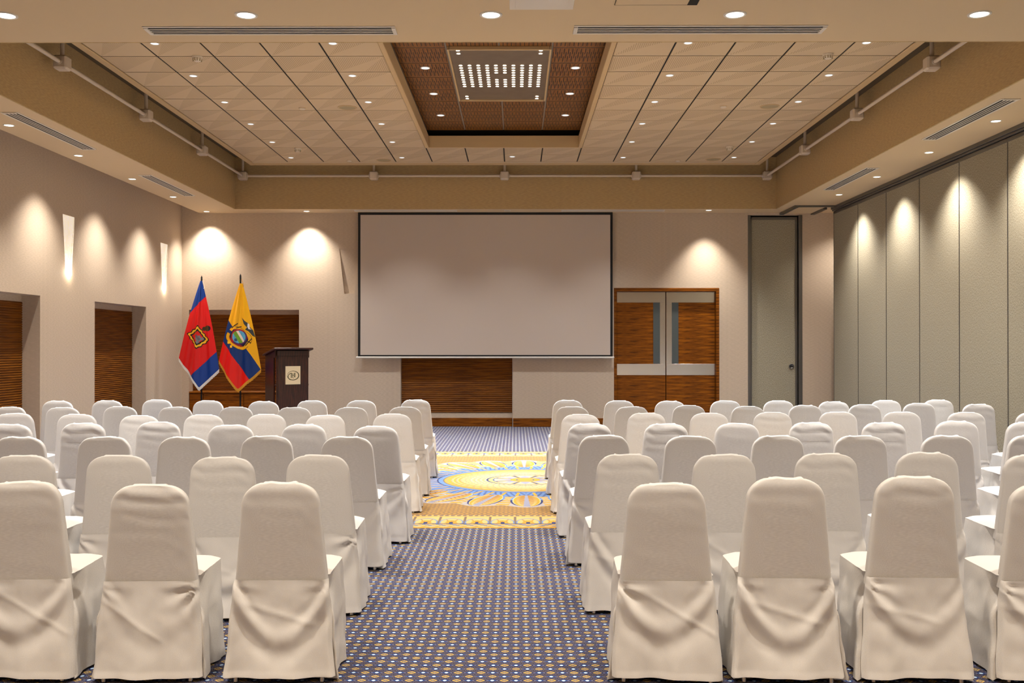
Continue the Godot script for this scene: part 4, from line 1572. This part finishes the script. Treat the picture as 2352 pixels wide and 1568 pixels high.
func build_ceiling_fittings() -> void:
	slot_diffuser(-2.80, -0.905, -7.62, -7.42, "long white air slot in the plain ceiling on the flags side")
	slot_diffuser(0.435, 2.33, -7.61, -7.41, "long white air slot in the plain ceiling on the doors side")
	slot_diffuser(-5.28, -5.09, -12.05, -10.14, "white air slot in the soffit by the niches, farther from the screen", "")
	slot_diffuser(-5.28, -5.09, -15.78, -13.86, "white air slot in the soffit by the niches, closer to the screen", "")
	slot_diffuser(4.69, 4.88, -11.52, -9.62, "white air slot in the soffit by the partition, farther from the screen", "")
	slot_diffuser(4.69, 4.88, -15.22, -13.33, "white air slot in the soffit by the partition, closer to the screen", "")
	slot_diffuser(-2.85, -1.04, -17.62, -17.46, "air slot above the projection screen on the flags side", "")
	slot_diffuser(0.80, 2.62, -17.62, -17.46, "air slot above the projection screen on the doors side", "")

	# surface conduit with junction boxes in the tray
	var bx := bevel_mesh(Vector3(-0.072, -0.072, -0.072), Vector3(0.072, 0.072, 0.072), 0.018)
	var collar := lathe([Vector2(0.024, -0.02), Vector2(0.034, -0.018), Vector2(0.034, 0.0), Vector2(0.024, 0.0)], 16)
	var y := 4.395
	for side_ in [[-4.73, "white surface conduit with junction boxes in the tray by the niches", [-8.05, -10.34, -12.69, -14.97]], [4.343, "white surface conduit with junction boxes in the tray by the partition", [-8.05, -10.39, -12.67, -14.95]]]:
		var c := thing("conduit_run", side_[1], "conduit", Vector3(side_[0], y, 0), "surface conduits in the ceiling tray")
		part("pipe", tube(Vector3(0, 0, -17.12), Vector3(0, 0, -7.86), 0.022, 14), M.conduit, c)
		for z in side_[2]:
			var b := part("junction_box", bx, M.conduit, c, Vector3(0, 0, z))
			for s in [-1.0, 1.0]:
				var k := part("collar", collar, M.conduit, b, Vector3(0, 0, s * 0.088))
				k.rotation.x = s * PI / 2
			part("drop_pipe", tube(Vector3(0, 0.07, z), Vector3(0, SLAB - y, z), 0.022, 14), M.conduit, c)
	var cb := thing("conduit_run", "white surface conduit with junction boxes in the tray above the screen", "conduit", Vector3(0, y, -17.2), "surface conduits in the ceiling tray")
	part("pipe", tube(Vector3(-4.73, 0, 0), Vector3(4.343, 0, 0), 0.022, 14), M.conduit, cb)
	for x in [-4.73, -2.46, -0.196, 2.08, 4.343]:
		var b := part("junction_box", bx, M.conduit, cb, Vector3(x, 0, 0))
		for s in [-1.0, 1.0]:
			var k := part("collar", collar, M.conduit, b, Vector3(s * 0.088, 0, 0))
			k.rotation.z = -s * PI / 2
		part("drop_pipe", tube(Vector3(x, 0.07, 0), Vector3(x, SLAB - y, 0), 0.022, 14), M.conduit, cb)

	# smoke detectors, speakers, sensors
	var foot := lathe([Vector2(0.055, 0.0), Vector2(0.055, -0.016), Vector2(0.05, -0.02), Vector2(0.0, -0.02)], 24)
	var dome := lathe([Vector2(0.046, -0.02), Vector2(0.046, -0.038), Vector2(0.036, -0.052), Vector2(0.014, -0.056), Vector2(0.0, -0.056)], 24)
	var fin := box_mesh(Vector3(0.034, -0.052, -0.003), Vector3(0.049, -0.022, 0.003))
	for at in [Vector3(-3.41, TILE_Y, -10.62), Vector3(-3.42, TILE_Y, -15.57), Vector3(3.31, TILE_Y, -10.55), Vector3(3.32, TILE_Y, -15.45)]:
		var s := thing("smoke_detector", "round white smoke detector on the tiles, %s" % corner_words(at), "smoke detector", at, "smoke detectors on the tiles")
		part("base", foot, M.detector, s)
		part("sensor_head", dome, M.detector, s)
		for k in 10:
			var f := part("vent_slot", fin, M.grille, s)
			f.rotation.y = TAU * k / 10.0
	var sp_ring := lathe([Vector2(0.125, 0.0), Vector2(0.124, -0.006), Vector2(0.112, -0.008), Vector2(0.108, -0.003)], 40)
	var sp_face := lathe([Vector2(0.108, -0.004), Vector2(0.06, -0.0045), Vector2(0.0, -0.005)], 40)
	for at in [Vector3(-2.19, TILE_Y, -12.9), Vector3(3.28, TILE_Y, -12.86), Vector3(-2.2, TILE_Y, -16.56), Vector3(3.27, TILE_Y, -16.5)]:
		var s := thing("ceiling_speaker", "round flush beige loudspeaker grille in the tiles, %s" % corner_words(at), "loudspeaker", at, "loudspeakers in the tiles")
		part("rim", sp_ring, M.trim, s)
		part("grille", sp_face, M.grille, s)
	var cup := lathe([Vector2(0.04, 0.0), Vector2(0.04, -0.014), Vector2(0.034, -0.02), Vector2(0.0, -0.021)], 24)
	for at in [Vector3(-2.78, TILE_Y, -12.92), Vector3(-2.78, TILE_Y, -16.58), Vector3(2.68, TILE_Y, -12.85), Vector3(2.70, TILE_Y, -16.58)]:
		var s := thing("ceiling_sensor", "small round cream sprinkler cap on the tiles, %s" % corner_words(at), "sprinkler cap", at, "sprinkler caps on the tiles")
		part("cap", cup, M.detector, s)
		part("collar_ring", lathe([Vector2(0.046, 0.0), Vector2(0.046, -0.004), Vector2(0.04, -0.004)], 24), M.trim, s)

	# access hatches in the plain ceiling
	var a := thing("access_hatch", "closed pale access hatch in the plain ceiling between two downlights", "hatch", Vector3(0.18, SOF, -6.75))
	part("hatch_frame", bevel_mesh(Vector3(-0.225, -0.006, -0.3), Vector3(0.225, 0, 0.3), 0.004), M.vent, a)
	part("hatch_door", bevel_mesh(Vector3(-0.185, -0.010, -0.26), Vector3(0.185, -0.004, 0.26), 0.003), M.vent, a)
	var b2 := thing("access_hatch", "access hatch with one sagging corner in the plain ceiling", "hatch", Vector3(0.98, SOF, -6.68))
	part("hatch_frame", bevel_mesh(Vector3(-0.29, -0.003, -0.29), Vector3(0.29, 0, 0.29), 0.002), M.gap, b2)
	var lid := part("hatch_door", bevel_mesh(Vector3(-0.285, -0.008, -0.262), Vector3(0.22, -0.003, 0.285), 0.003), M.paint, b2, Vector3(0, -0.003, 0))
	lid.rotation = Vector3(0, 0.012, 0.006)
